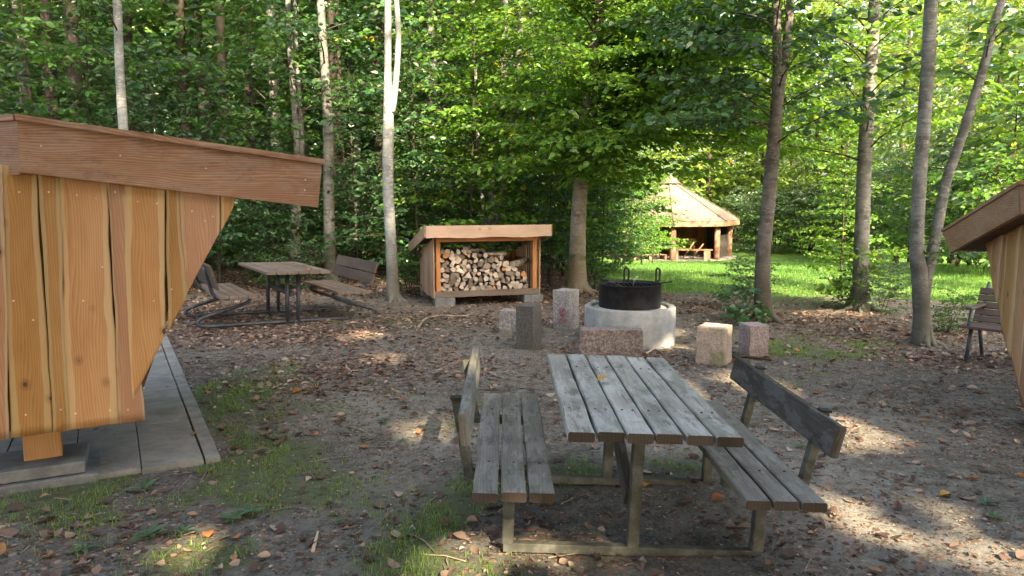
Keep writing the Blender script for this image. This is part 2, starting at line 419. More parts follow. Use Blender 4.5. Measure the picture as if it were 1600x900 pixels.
def ground_mat():
    t = NT('forest floor'); o = t.obj()
    at = lambda n: t.n('Attribute', attribute_name=n).outputs['Fac']
    n1 = t.noise(o, .9, 6, .65); n2 = t.noise(o, 7, 7, .8); n3 = t.noise(o, 55, 5, .85)
    soil = t.mix(t.step(.35, .65, n2), (.066, .063, .054), (.172, .163, .143))
    soil = t.mix(t.math('MULTIPLY', t.step(.5, .68, n3), .65), soil, (.34, .322, .285))
    pale = t.math('MULTIPLY', at('pale'), t.step(.35, .62, t.math('ADD', t.math('MULTIPLY', n1, .5), t.math('MULTIPLY', n2, .5))))
    soil = t.mix(pale, soil, t.mix(n3, (.21, .195, .172), (.46, .43, .38)))
    # crumbs of broken leaves
    v = t.n('TexVoronoi', {'Vector': t.n('VectorMath', {0: o, 1: t.scalev(t.n('TexNoise', {'Vector': o, 'Scale': 20.0}).outputs[1], (.05, .05, .05))}, operation='ADD').outputs[0], 'Scale': 30.0})
    cell = t.n('SeparateXYZ', {0: v.outputs[1]}); pick = cell.outputs[0]
    lc = t.ramp(cell.outputs[1], [(0, (.055, .03, .022)), (.5, (.15, .085, .06)), (.85, (.29, .18, .125)), (1, (.42, .30, .22))])
    lit = t.math('MULTIPLY', t.math('GREATER_THAN', t.math('ADD', at('litter'), t.math('MULTIPLY', n1, .3)), t.math('ADD', pick, .12)), t.step(.62, .5, v.outputs[0]))
    soil = t.mix(t.math('MULTIPLY', lit, .9), soil, lc)
    mossn = t.math('ADD', at('grass'), t.math('ADD', t.math('MULTIPLY', t.math('SUBTRACT', n2, .5), 1.7), t.math('MULTIPLY', t.math('SUBTRACT', n3, .5), .8)))
    moss = t.mix(n3, (.038, .07, .017), (.10, .15, .042))
    soil = t.mix(t.math('MULTIPLY', t.step(.45, .8, mossn), .62), soil, moss)
    ln = t.math('ADD', at('lawn'), t.math('MULTIPLY', t.math('SUBTRACT', n2, .5), .7))
    lawn = t.mix(t.step(.3, .7, t.noise(o, 1.7, 5, .7)), (.06, .135, .024), (.12, .215, .05))
    soil = t.mix(t.step(.35, .65, ln), soil, lawn)
    h = t.math('ADD', t.math('MULTIPLY', n2, .6), t.math('ADD', t.math('MULTIPLY', n3, .35), t.math('MULTIPLY', lit, .25)))
    return t.done(t.pbr(soil, .9, t.bump(h, 1.0, .04), spec=.15))
M['ground'] = ground_mat()
def shingle_mat():
    t = NT('wood shingles'); uv = t.n('UVMap', uv_map='UVMap').outputs[0]
    b = t.n('TexBrick', {'Vector': uv, 'Scale': 1.0, 'Color1': (.125, .098, .083, 1), 'Color2': (.195, .157, .138, 1), 'Mortar': (.085, .066, .055, 1), 'Mortar Size': .012, 'Brick Width': .32, 'Row Height': .17})
    n = t.noise(t.obj(), 2.5, 5, .7)
    c = t.mix(t.math('MULTIPLY', n, .5), b.outputs[0], (.17, .13, .11))
    return t.done(t.pbr(c, .85, t.bump(b.outputs[1], .5, .03), spec=.2))
M['shingle'] = shingle_mat()
def log_end():
    t = NT('split log end'); r = t.n('ObjectInfo').outputs['Random']; o = t.obj()
    c = t.ramp(r, [(0, (.11, .092, .078)), (.3, (.24, .20, .168)), (.7, (.40, .345, .295)), (.93, (.50, .43, .36)), (.965, (.40, .19, .08))])
    n = t.noise(o, 45, 4, .7)
    c = t.mix(t.math('MULTIPLY', t.step(.5, .7, n), .45), c, (.20, .15, .11))
    return t.done(t.pbr(c, .85, t.bump(n, .3, .006), spec=.2))
M['log_end'] = log_end()
M['log_bark'] = bark('log bark', (.09, .075, .06), (.24, .205, .17), .05, .4)

# ------------------------------------------------------------------ camera, light, sky
cam = bpy.data.cameras.new('camera'); cam.sensor_width = 36; cam.lens = 36*F/1600; cam.clip_end = 2000; cam.clip_start = .05
co = bpy.data.objects.new('camera', cam); COL.objects.link(co)
co.location = (0, 0, H); co.rotation_euler = (R(90)-PITCH, 0, 0); SC.camera = co
sun = bpy.data.lights.new('sun', 'SUN'); sun.energy = 3.9; sun.angle = R(.53); sun.color = (1.0, .86, .66)
so = bpy.data.objects.new('sun', sun); COL.objects.link(so)
so.rotation_euler = Vector(SUNV).to_track_quat('Z', 'Y').to_euler()
w = bpy.data.worlds.new('World'); SC.world = w; w.use_nodes = True
nt = w.node_tree; bg = nt.nodes['Background']
sky = nt.nodes.new('ShaderNodeTexSky'); sky.sky_type = 'NISHITA'; sky.sun_disc = False
sky.sun_elevation = SUN_EL; sky.sun_rotation = SUN_AZ; sky.air_density = .8; sky.dust_density = 5.0; sky.ozone_density = 1.0
nt.links.new(sky.outputs[0], bg.inputs[0]); bg.inputs[1].default_value = .15
vs = SC.view_settings; vs.view_transform = 'Standard'; vs.look = 'None'; vs.gamma = 1; vs.exposure = 2.88
vs.use_white_balance = True; vs.white_balance_temperature = 7500; vs.white_balance_tint = 8
SC.cycles.max_bounces = 6; SC.cycles.diffuse_bounces = 3; SC.cycles.transmission_bounces = 4; SC.cycles.glossy_bounces = 2
SC.cycles.use_denoising = True; SC.cycles.denoising_prefilter = 'NONE'; SC.cycles.use_adaptive_sampling = False
try: SC.cycles.denoiser = 'OPENIMAGEDENOISE'
except Exception: pass
SC.cycles.sample_clamp_indirect = 4.0; SC.cycles.caustics_reflective = False; SC.cycles.caustics_refractive = False

# ------------------------------------------------------------------ ground
def spots(x, y, L):
    m = np.zeros_like(np.asarray(x, float))
    for (px, py, rx, ry, a) in L:
        c = at_z(px, py); m = np.maximum(m, a*np.exp(-(((x-c[0])/rx)**2+((y-c[1])/ry)**2)))
    return m
GRASS = [(300, 765, .85, .42, 1.0), (420, 760, .5, .35, .8), (730, 800, .25, .4, .9), (690, 880, .3, .2, .9), (230, 800, .45, .35, .8), (400, 690, .5, .7, .75), (360, 620, .4, 1.0, .6), (450, 700, .3, .3, .55), (330, 870, .35, .2, .7),
         (700, 850, .32, .35, 1.0), (760, 760, .25, .3, .6), (900, 740, .4, .25, .5), (1060, 735, .35, .25, .45), (700, 640, .5, .5, .35), (560, 800, .4, .3, .35),
         (828, 548, .22, .10, .9), (800, 522, .2, .12, .6), (1115, 575, .22, .12, .8), (1150, 555, .12, .12, .8), (1205, 553, .18, .15, .8), (1260, 545, .9, .5, .6),
         (600, 500, .9, .5, .55), (1330, 540, .9, .5, .5), (1210, 590, .5, .3, .5), (1250, 470, 1.2, .8, .6)]
PALE = [(1330, 760, .8, .7, .9), (1450, 830, .8, .5, .8), (1100, 690, .8, .5, .8), (560, 640, .7, .8, .8), (700, 690, .6, .6, .7), (480, 660, .25, .7, .8), (1000, 600, .9, .7, .6), (620, 760, .7, .5, .5), (1380, 650, 1.2, .8, .6), (700, 560, 1.5, .8, .5)]
LITTER = [(420, 520, 2.2, 1.1, 1.0), (330, 490, 1.8, 2.0, 1.0), (560, 570, 1.6, 1.0, .75), (480, 600, 1.0, .8, .7), (700, 500, 2.5, .9, .7), (880, 470, 1.8, 1.5, .8), (1280, 500, 1.6, .9, .9), (1400, 520, 1.6, .9, .95), (1100, 480, 1.5, 1.2, .6),
          (1500, 560, 1.2, .9, .75), (1540, 650, .9, .8, .55), (150, 860, 1.0, .5, .6), (1000, 560, 1.2, .8, .55), (1300, 650, 1.2, 1.0, .22), (620, 850, 1.2, .5, .3), (1250, 850, .8, .5, .35), (850, 850, .8, .5, .35)]
def m_lawn(x, y):
    edge = 12.2-.40*np.clip(x-4.3, 0, 4)+1.2*(fbm(x*.35, y*.35, 31, 3)-.5)*2
    return sstep(0, 1.4, y-edge-.22*np.maximum(0, 5-x))*sstep(1.0, 2.4, x-.02*y)
def m_grass(x, y):
    q = fbm(x*1.9, y*1.9, 5, 4)
    return np.clip(np.sqrt(spots(x, y, GRASS))*sstep(.22, .58, q)*1.25, 0, 1)
def m_pale(x, y): return spots(x, y, PALE)
def m_litter(x, y):
    woods = sstep(11.5, 14, y)*(1-sstep(.5, 3, x-.02*y))
    return np.clip(np.maximum(.12, np.maximum(spots(x, y, LITTER), woods))*(1-.7*m_lawn(x, y))*(.55+.9*fbm(x*1.3, y*1.3, 15, 3)), 0, 1)
ys = np.concatenate([np.arange(-12, .8, .8), np.arange(.8, 12, .075), np.arange(12, 20, .2), np.arange(20, 60, .8), np.geomspace(60, 400, 14)])
xh = np.concatenate([np.arange(0, 6.5, .075), np.arange(6.5, 14, .25), np.arange(14, 40, 1.2), np.geomspace(40, 400, 14)])
xs = np.concatenate([-xh[:0:-1], xh])
XX, YY = np.meshgrid(xs, ys)
ZZ = terrain(XX, YY)
nx, ny = len(xs), len(ys)
I = np.arange(nx*ny).reshape(ny, nx)
fc = np.stack([I[:-1, :-1], I[:-1, 1:], I[1:, 1:], I[1:, :-1]], -1).reshape(-1, 4)
gv = np.stack([XX, YY, ZZ], -1).reshape(-1, 3)
ground = big_mesh('ground', gv, fc, M['ground'], smooth=True, attrs={'grass': m_grass(gv[:, 0], gv[:, 1]), 'pale': m_pale(gv[:, 0], gv[:, 1]), 'litter': m_litter(gv[:, 0], gv[:, 1]), 'lawn': m_lawn(gv[:, 0], gv[:, 1])})
ground['kind'] = 'structure'

# ------------------------------------------------------------------ leaf geometry
def leaf_geo(C, D, N, L, W, fold=.12, droop=.12):
    S = np.cross(D, N); S /= np.linalg.norm(S, axis=1)[:, None]+1e-9
    N = np.cross(S, D)
    L = np.broadcast_to(L, (len(C),))[:, None]; W = np.broadcast_to(W, (len(C),))[:, None]
    fold = np.broadcast_to(fold, (len(C),))[:, None]
    b = C-D*L*.5
    tip = C+D*L*.5-N*L*droop
    r1 = C-D*L*.18+S*W*.46+N*W*fold; r2 = C+D*L*.18+S*W*.42+N*W*(fold-.06)
    l1 = C-D*L*.18-S*W*.46+N*W*fold; l2 = C+D*L*.18-S*W*.42+N*W*(fold-.06)
    V = np.stack([b, r1, r2, tip, l2, l1], 1).reshape(-1, 3)
    i = np.arange(len(C))[:, None]*6
    Fq = np.concatenate([i+np.array([0, 1, 2, 3]), i+np.array([0, 3, 4, 5])], 1).reshape(-1, 4)
    return V, Fq
def leaf_geo_hi(C, D, N, L, W, curl, cup):
    S = np.cross(D, N); S /= np.linalg.norm(S, axis=1)[:, None]+1e-9
    N = np.cross(S, D); n = len(C)
    tt = np.array([0, .08, .28, .52, .78, 1.0]); ww = np.array([.05, .42, .88, 1.0, .62, .03])
    V = np.zeros((n, 6, 3, 3))
    for i in range(6):
        for j, sd in enumerate((-1, 0, 1)):
            f = ww[i]*.5*W*sd
            up = cup*abs(sd)*ww[i]*W*.5+curl*L*((tt[i]-.5)**2-.12)
            V[:, i, j] = C+D*((tt[i]-.5)*L)[:, None]+S*f[:, None]+N*up[:, None]
    base = (np.arange(n)*18)[:, None]; q = []
    for i in range(5):
        for j in range(2): q.append([i*3+j, i*3+j+1, (i+1)*3+j+1, (i+1)*3+j])
    Fq = (base[:, :, None]+np.array(q)[None]).reshape(-1, 4)
    return V.reshape(-1, 3), Fq
def unit(v): return v/(np.linalg.norm(v, axis=-1, keepdims=True)+1e-9)

def ipath(path, t):
    k = np.clip(t*(len(path)-1), 0, len(path)-1.001); i = int(k); f = k-i
    return path[i]*(1-f)+path[i+1]*f
def path_at_z(path, z):
    for i in range(len(path)-1):
        if path[i][2] <= z <= path[i+1][2]:
            f = (z-path[i][2])/(path[i+1][2]-path[i][2]+1e-9); return path[i]*(1-f)+path[i+1]*f
    return path[-1].copy() if z > path[-1][2] else path[0].copy()
def gen_limbs(rng, path, n, z0, z1, l0, l1, el=(15, 45), az=None, shape=None, end=(-12, 12)):
    out = []
    a = rng.uniform(0, 6.28)
    for i in range(n):
        t = (i+rng.uniform(.1, .9))/n
        z = z0+(z1-z0)*t
        a += 2.4+rng.uniform(-.5, .5)
        A = a if az is None else rng.uniform(*az)
        L = rng.uniform(l0, l1)*(1.0 if shape is None else shape(t))
        e0, e1 = R(rng.uniform(*el)), R(rng.uniform(*end))
        p = path_at_z(path, z); pts = [p]
        K = 6
        for k in range(K):
            e = e0+(e1-e0)*(k/(K-1))**.7
            A += rng.uniform(-.16, .16)
            p = p+np.array([math.cos(A)*math.cos(e), math.sin(A)*math.cos(e), math.sin(e)])*L/K
            pts.append(p)
        out.append((np.array(pts), .004+.0055*L))
    return out
TWIGS = []
def limb_leaves(rng, limbs, tw_sp=.19, lf_sp=.05, lf=.085, tw=(.25, .85), jit=.62, t0=.18):
    Cs, Ds, Ns = [], [], []
    for pts, r in limbs:
        L = np.linalg.norm(np.diff(pts, axis=0), axis=1).sum()
        nt_ = max(3, int(L*(1-t0)/tw_sp)); side = 1
        for j in range(nt_+1):
            t = t0+(1-t0)*(j+rng.uniform(-.3, .3))/nt_
            t = min(max(t, 0), .999)
            p = ipath(pts, t); d = unit(ipath(pts, min(1, t+.05))-ipath(pts, max(0, t-.05)))
            side = -side
            ang = R(rng.uniform(38, 62))*side if j < nt_ else 0
            l = rng.uniform(*tw)*(1.05-.65*t)*(.5+.2*L)
            ca, sa = math.cos(ang), math.sin(ang)
            td = unit(np.array([d[0]*ca-d[1]*sa, d[0]*sa+d[1]*ca, d[2]*.5+rng.uniform(-.22, .12)]))
            n = max(3, int(l/lf_sp))
            s = (np.arange(n)+rng.uniform(0, 1))/n*l
            sd = np.where(np.arange(n) % 2 == 0, 1, -1)
            TWIGS.append((p, p+td*l*.5-np.array([0, 0, .025*l*l]), p+td*l-np.array([0, 0, .10*l*l])))
            nrm = unit(np.array([-td[0]*td[2]+rng.uniform(-.3, .3), -td[1]*td[2]+rng.uniform(-.3, .3), 1.0]))
            sv = np.cross(td, nrm)
            g = np.random.default_rng(rng.randrange(1 << 30))
            sd_ = sd[:, None]
            D = unit(td*.75+sv*sd_*.75+g.normal(0, .25, (n, 3))-np.array([0, 0, .22]))
            C = p+td*s[:, None]-np.array([0, 0, 1.])*(.10*s**2)[:, None]+D*lf*.5+g.normal(0, lf*.22, (n, 3))+sv*sd_*lf*g.uniform(0, .8, (n, 1))
            N = unit(nrm*.8+g.normal(0, jit, (n, 3)))
            Cs.append(C); Ds.append(D); Ns.append(N)
    C, D, N = np.concatenate(Cs), np.concatenate(Ds), np.concatenate(Ns)
    g = np.random.default_rng(rng.randrange(1 << 30))
    L = lf*g.uniform(.5, 1.3, len(C))
    return C, D, N, L
def crown_from(rng, limbs, mat, parent, keep=None, name='crown', **kw):
    C, D, N, L = limb_leaves(rng, limbs, **kw)
    if keep is not None:
        k = keep(C); C, D, N, L = C[k], D[k], N[k], L[k]
    V, Fq = leaf_geo(C, D, N, L, L*.66)
    print('LEAVES', parent.name, len(C))
    return big_mesh(name, V, Fq, mat, parent)
def smooth_path(pts, n):
    """Catmull-Rom through points"""
    pts = [np.asarray(p, float) for p in pts]
    P = [2*pts[0]-pts[1]]+pts+[2*pts[-1]-pts[-2]]
    out = []
    seg = len(pts)-1
    for i in range(n):
        t = i/(n-1)*seg; k = min(int(t), seg-1); f = t-k
        a, b, c, d = P[k], P[k+1], P[k+2], P[k+3]
        out.append(.5*((2*b)+(-a+c)*f+(2*a-5*b+4*c-d)*f*f+(-a+3*b-3*c+d)*f**3))
    return np.array(out)
def pix_tree(px_path, top, lean=None, base_y=None, Y=None):
    """trunk path + radii from picture measurements [(px,py,width)], continued up to height top"""
    b = G(px_path[0][0], px_path[0][1]) if Y is None else gx(px_path[0][0], Y)
    Yb = b[1]
    fx = lambda x, z: math.cos(math.atan((x-800)/F))*(CP+(H-z)*SP/Yb)*.90
    pts = [b]; ws = [px_path[0][2]*Yb/F/2*fx(px_path[0][0], b[2])]
    for (x, y, wd) in px_path[1:]:
        pts.append(at_y(x, y, Yb)); ws.append(wd*Yb/F/2*fx(x, pts[-1][2]))
    d = unit(pts[-1]-pts[-2]); d = unit(d*np.array([.5, 1, 1]))
    z = pts[-1][2]
    while z < top:
        st = min(2.5, top-z+.01); pts.append(pts[-1]+d*st/max(d[2], .5)); z = pts[-1][2]
        ws.append(max(.02, ws[-1]*(1-st/(top-z+st+2.5))))
    n = len(pts)*5
    path = smooth_path(pts, n)
    rad = np.interp(np.linspace(0, len(pts)-1, n), np.arange(len(pts)), ws)
    hz = path[:, 2]-path[0, 2]
    rad = rad*(1+.30*np.exp(-hz/.12)+.10*np.exp(-hz/.5))
    path[0, 2] -= .08
    return path, rad
def tree(name, label, cat, group, stems, limbs_of, barkm, leafm, rng, lf=dict(), keep=None, nside=14, limb_r=True, crown=True):
    base = stems[0][0][0].copy(); base[2] += .08
    root = thing(name, label, cat, base, 0, group)
    mb = MB()
    for path, rad in stems: mb.tube(path-base, rad, nside, rng=rng, rough=.03)
    limbs = []
    for i, spec in limbs_of:
        limbs += gen_limbs(rng, stems[i][0]-base, **spec)
    if nside == 14:
        r0 = stems[0][1][0]*.8; bp = stems[0][0][0]-base
        for k in range(6):
            a = 6.28*k/6+rng.uniform(-.4, .4); e = rng.uniform(1.9, 3.0); u_ = np.array([math.cos(a), math.sin(a), 0])
            q = [bp+u_*r0*.35+[0, 0, .34], bp+u_*r0*.85+[0, 0, .17], bp+u_*r0*(.4*e+.5)+[0, 0, .09], bp+u_*r0*e+[0, 0, .05]]
            mb.tube(smooth_path(q, 9), np.linspace(r0*.42, r0*.16, 9), 7, rng=rng, rough=.06)
    for pts, r in limbs: mb.tube(pts, np.linspace(r, .002, len(pts)), 4, cap=False, mi=1)
    TWIGS.clear()
    if crown and limbs:
        crown_from(rng, limbs, leafm, root, keep=(lambda C: keep(C+base)) if keep else None, **lf)
        for a, b, c in TWIGS: mb.tube([a, b, c], [.0042, .0028, .0012], 3, cap=False, mi=1)
    mb.build('trunk', [barkm, M['bark_twig']], root)
    return root

# ------------------------------------------------------------------ near picnic table
def picnic_near():
    rng = random.Random(4)
    p = thing('picnic_table', 'grey weathered picnic table with two backed benches on one square steel frame', 'picnic table', (.572, 3.77, T(.572, 3.77)+.005))
    p.rotation_euler = (0, R(2.2), R(.6))
    X, Y, Z = np.eye(3)
    top = MB(); W = .74; g = .012; pw = (W-5*g)/6
    for i in range(6):
        L = 1.56+rng.uniform(-.012, .012)
        top.plank((-W/2+i*(pw+g), -.78+rng.uniform(-.008, .008), .668), Y, X, Z, L, pw, .043, .006, seg=8, wob=.0028, rng=rng, endmi=1)
    for i in range(6):
        for y in (-.43, .44):
            for k in (.28, .72):
                x = -W/2+i*(pw+g)+pw*k; top.tube([(x, y, .709), (x, y, .7125)], .006, 8, mi=2)
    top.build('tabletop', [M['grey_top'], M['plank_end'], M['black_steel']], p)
    for s in (-1, 1):
        st = MB(); sw = .108; sg = .012
        for i in range(3):
            for y in (-.43, .44): x = (s*.578 if s > 0 else -.59)-(3*sw+2*sg)/2+(i+.5)*(sw+sg); st.tube([(x, y, .435), (x, y, .4385)], .007, 8, mi=2)
            st.plank(((s*.578 if s > 0 else -.59)-(3*sw+2*sg)/2+i*(sw+sg), -.80+rng.uniform(-.01, .01), .395), Y, X, Z, 1.60+rng.uniform(-.01, .01), sw, .042, .006, seg=8, wob=.0028, rng=rng, endmi=1)
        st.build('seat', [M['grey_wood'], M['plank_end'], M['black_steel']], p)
        bk = MB()
        a = R(7 if s < 0 else 12)*s
        ax = np.array([math.sin(a)*1, 0, math.cos(a)]); nx_ = np.array([math.cos(a), 0, -math.sin(a)])
        o = np.array([s*.805, -.69, .60])-nx_*.021
        bk.plank(o, Y, nx_, ax, 1.42, .042, .145, .006, seg=8, wob=.0012, rng=rng)
        b = bk.build('backrest', M['grey_wood' if s < 0 else 'dark_wood'], p)
        if s > 0: b['label'] = 'darker brown backrest plank'
    zt = .668
    for y in (-.43, .44):
        rail = MB(); rail.box(0, y, .02, 1.24, .045, .045, .004); rail.build('rail', M['galv'], p)
        m = MB(); m.box(0, y, (.043+zt)/2, .055, .055, zt-.043, .005); m.build('leg', M['galv'], p)
        cb = MB(); cb.box(0, y, zt-.022, .62, .05, .04, .004); cb.build('crossbar', M['galv'], p)
        for s in (-1, 1):
            m = MB(); m.box(s*.60, y, (.043+.352)/2, .055, .055, .352-.043, .005); m.build('leg', M['galv'], p)
            br = MB(); br.box(s*.61, y, .374, .40, .05, .04, .004); br.build('seat_bracket', M['galv'], p)
            bp = MB(); bp.beam((s*.795, y, .37), (s*.865, y, .735), .045, .045, up=(0, 1, 0)); bp.build('backrest_post', M['galv'], p)
            cp = MB(); cp.box(s*.869, y, .742, .05, .05, .012); cp.build('post_cap', M['black_steel'], p)
    br = MB(); br.beam((-.0, .40, .60), (.0, -.39, .14), .04, .12, up=(1, 0, 0)) if False else br.plank((-.045, .41, .55), unit(np.array([0, -.82, -.33])), X, unit(np.array([0, -.33, .82])), .86, .04, .11, .005)
    br.build('brace', M['dark_wood'], p)
    return p
picnic_near()

# ------------------------------------------------------------------ far picnic table on bent tubes
def picnic_far():
    rng = random.Random(9)
    yaw = R(32)
    near_left = at_z(412, 427, .74)
    lx, ly = np.array([math.cos(yaw), math.sin(yaw), 0]), np.array([-math.sin(yaw), math.cos(yaw), 0])
    c = near_left+lx*.425+ly*.80
    p = thing('picnic_table', 'brown plank picnic table with benches carried on dark bent steel tubes', 'picnic table', (c[0], c[1], T(c[0], c[1])))
    p.rotation_euler = (0, R(1.6), yaw)
    X, Y, Z = np.eye(3)
    t = MB(); n = 6; W = .85; g = .008; pw = (W-(n-1)*g)/n
    for i in range(n): t.plank((-W/2+i*(pw+g), -.82, .70), Y, X, Z, 1.64+rng.uniform(-.01, .01), pw, .04, .005, seg=6, wob=.001, rng=rng)
    t.build('tabletop', M['brown_wood'], p)
    for s in (-1, 1):
        st = MB(); sw, sg = .105, .010
        for i in range(4): st.plank((s*.76-.225+i*(sw+sg), -.82, .405), Y, X, Z, 1.64, sw, .036, .005, seg=6, wob=.001, rng=rng)
        st.build('seat', M['brown_wood'], p)
        bk = MB(); a = R(17)*s; ax = np.array([math.sin(a), 0, math.cos(a)]); nn = np.array([math.cos(a), 0, -math.sin(a)])
        for k in range(2):
            bk.plank(np.array([s*1.0, -.82, .50])+ax*(.03+k*.165)-nn*.018, Y, nn, ax, 1.64, .036, .155, .005, seg=4, wob=.001, rng=rng)
        bk.build('backrest', M['brown_back'], p)
        for y in (-.52, .52):
            path = smooth_path([(0, y, .03), (s*.6, y, .03), (s*1.10, y, .03), (s*1.19, y, .055), (s*1.20, y, .10), (s*1.13, y, .145), (s*.95, y, .20), (s*.68, y, .285), (s*.58, y, .33), (s*.555, y, .37), (s*.60, y, .388), (s*.80, y, .388), (s*.95, y, .388), (s*.985, y, .40), (s*1.04, y, .50), (s*1.12, y, .80)], 64)
            m = MB(); m.tube(path, .024, 8); m.build('bent_tube', M['blue_steel'], p)
    for y in (-.52, .52):
        for x in (-.075, .075):
            m = MB(); m.tube([(x, y, .03), (x, y, .35), (x, y, .70)], .027, 10); m.build('leg', M['blue_steel'], p)
        b = MB(); b.box(0, y, .685, .78, .05, .025); b.build('crossbar', M['blue_steel'], p)
    b = MB(); b.box(0, 0, .40, .05, 1.0, .06); b.build('stretcher', M['blue_steel'], p)
picnic_far()

# ------------------------------------------------------------------ live-edge plank walls and the two sleeping shelters
def edge_noise(z, seed, amp, freq=2.2):
    return amp*((vnoise(z*freq, seed*3.7, seed)-.5)*1.3+(vnoise(z*freq*3.1, seed*1.9, seed+5)-.5)*.7)
def live_wall(mb, o, u, n_out, planks, bot, top, thick=.026, amp=.014, seg=26, seed=0):
    """planks: [(u0b,u0t,u1b,u1t)] edges at bottom/top heights; bot(u), top(u) clip heights; n_out = outward normal"""
    o, u, n_out = [np.asarray(q, float) for q in (o, u, n_out)]
    for k, (ab, at_, bb, bt) in enumerate(planks):
        zlo, zhi = .1, 2.0
        off = (k % 2)*.010
        rows = []
        for i in range(seg+1):
            s = i/seg
            row = []
            for j, (eb, et) in enumerate(((ab, at_), (bb, bt))):
                um = eb+(et-eb)*s
                z0, z1 = bot(um), top(um)
                z = z0+max(z1-z0, .001)*s
                um2 = um+float(edge_noise(z, seed+k*2+j, amp))
                row.append((um2, z))
            # five columns: rounded slab face
            L, Rr = row
            rows.append([(L[0]+(Rr[0]-L[0])*f, L[1]+(Rr[1]-L[1])*f, dn) for f, dn in ((0, -.006), (.05, .001), (.5, .004), (.95, .001), (1, -.006))])
        base = len(mb.v)
        for row in rows:
            for (uu, z, dn) in row: mb.v.append(o+u*uu+np.array([0, 0, z])+n_out*(off+dn))
        nb = len(mb.v)
        for row in rows:
            for (uu, z, dn) in (row[0], row[-1]): mb.v.append(o+u*uu+np.array([0, 0, z])+n_out*(off-thick))
        acs = [0, .06, .5, .94, 1]
        for i in range(seg):
            for j in range(4):
                q = [base+i*5+j, base+i*5+j+1, base+(i+1)*5+j+1, base+(i+1)*5+j]
                cc = [rows[i][j], rows[i][j+1], rows[i+1][j+1], rows[i+1][j]]
                mb.face(q, [(c[0], c[1]) for c in cc], [(acs[j], 0), (acs[j+1], 0), (acs[j+1], 0), (acs[j], 0)], 0, True)
            for (j, jb) in ((0, 0), (4, 1)):
                q = [base+i*5+j, base+(i+1)*5+j, nb+(i+1)*2+jb, nb+i*2+jb]
                cc = [rows[i][j], rows[i+1][j], rows[i+1][j], rows[i][j]]
                mb.face(q if j == 0 else q[::-1], [(c[0], c[1]) for c in cc], [(.0 if j == 0 else 1., 0)]*4, 0)
        for i in (0, seg):
            q = [base+i*5+j for j in range(5)]+[nb+i*2+1, nb+i*2]
            mb.face(q if i else q[::-1], [(rows[i][j][0], rows[i][j][1]) for j in range(5)]+[(rows[i][4][0], rows[i][4][1]+.02), (rows[i][0][0], rows[i][0][1]+.02)], [(a, 0) for a in acs]+[(1, 0), (0, 0)], 0)
def fascia_board(mb, pts, ext, u):
    mb.prism(pts, ext, 0, (pts[0], np.array([0, 0, 1.]), u))
def screw(parent, p, n):
    m = MB(); n = unit(np.asarray(n, float)); m.tube([p, np.asarray(p)+n*.003], .0052, 8); m.build('screw', M['bright_steel'], parent)

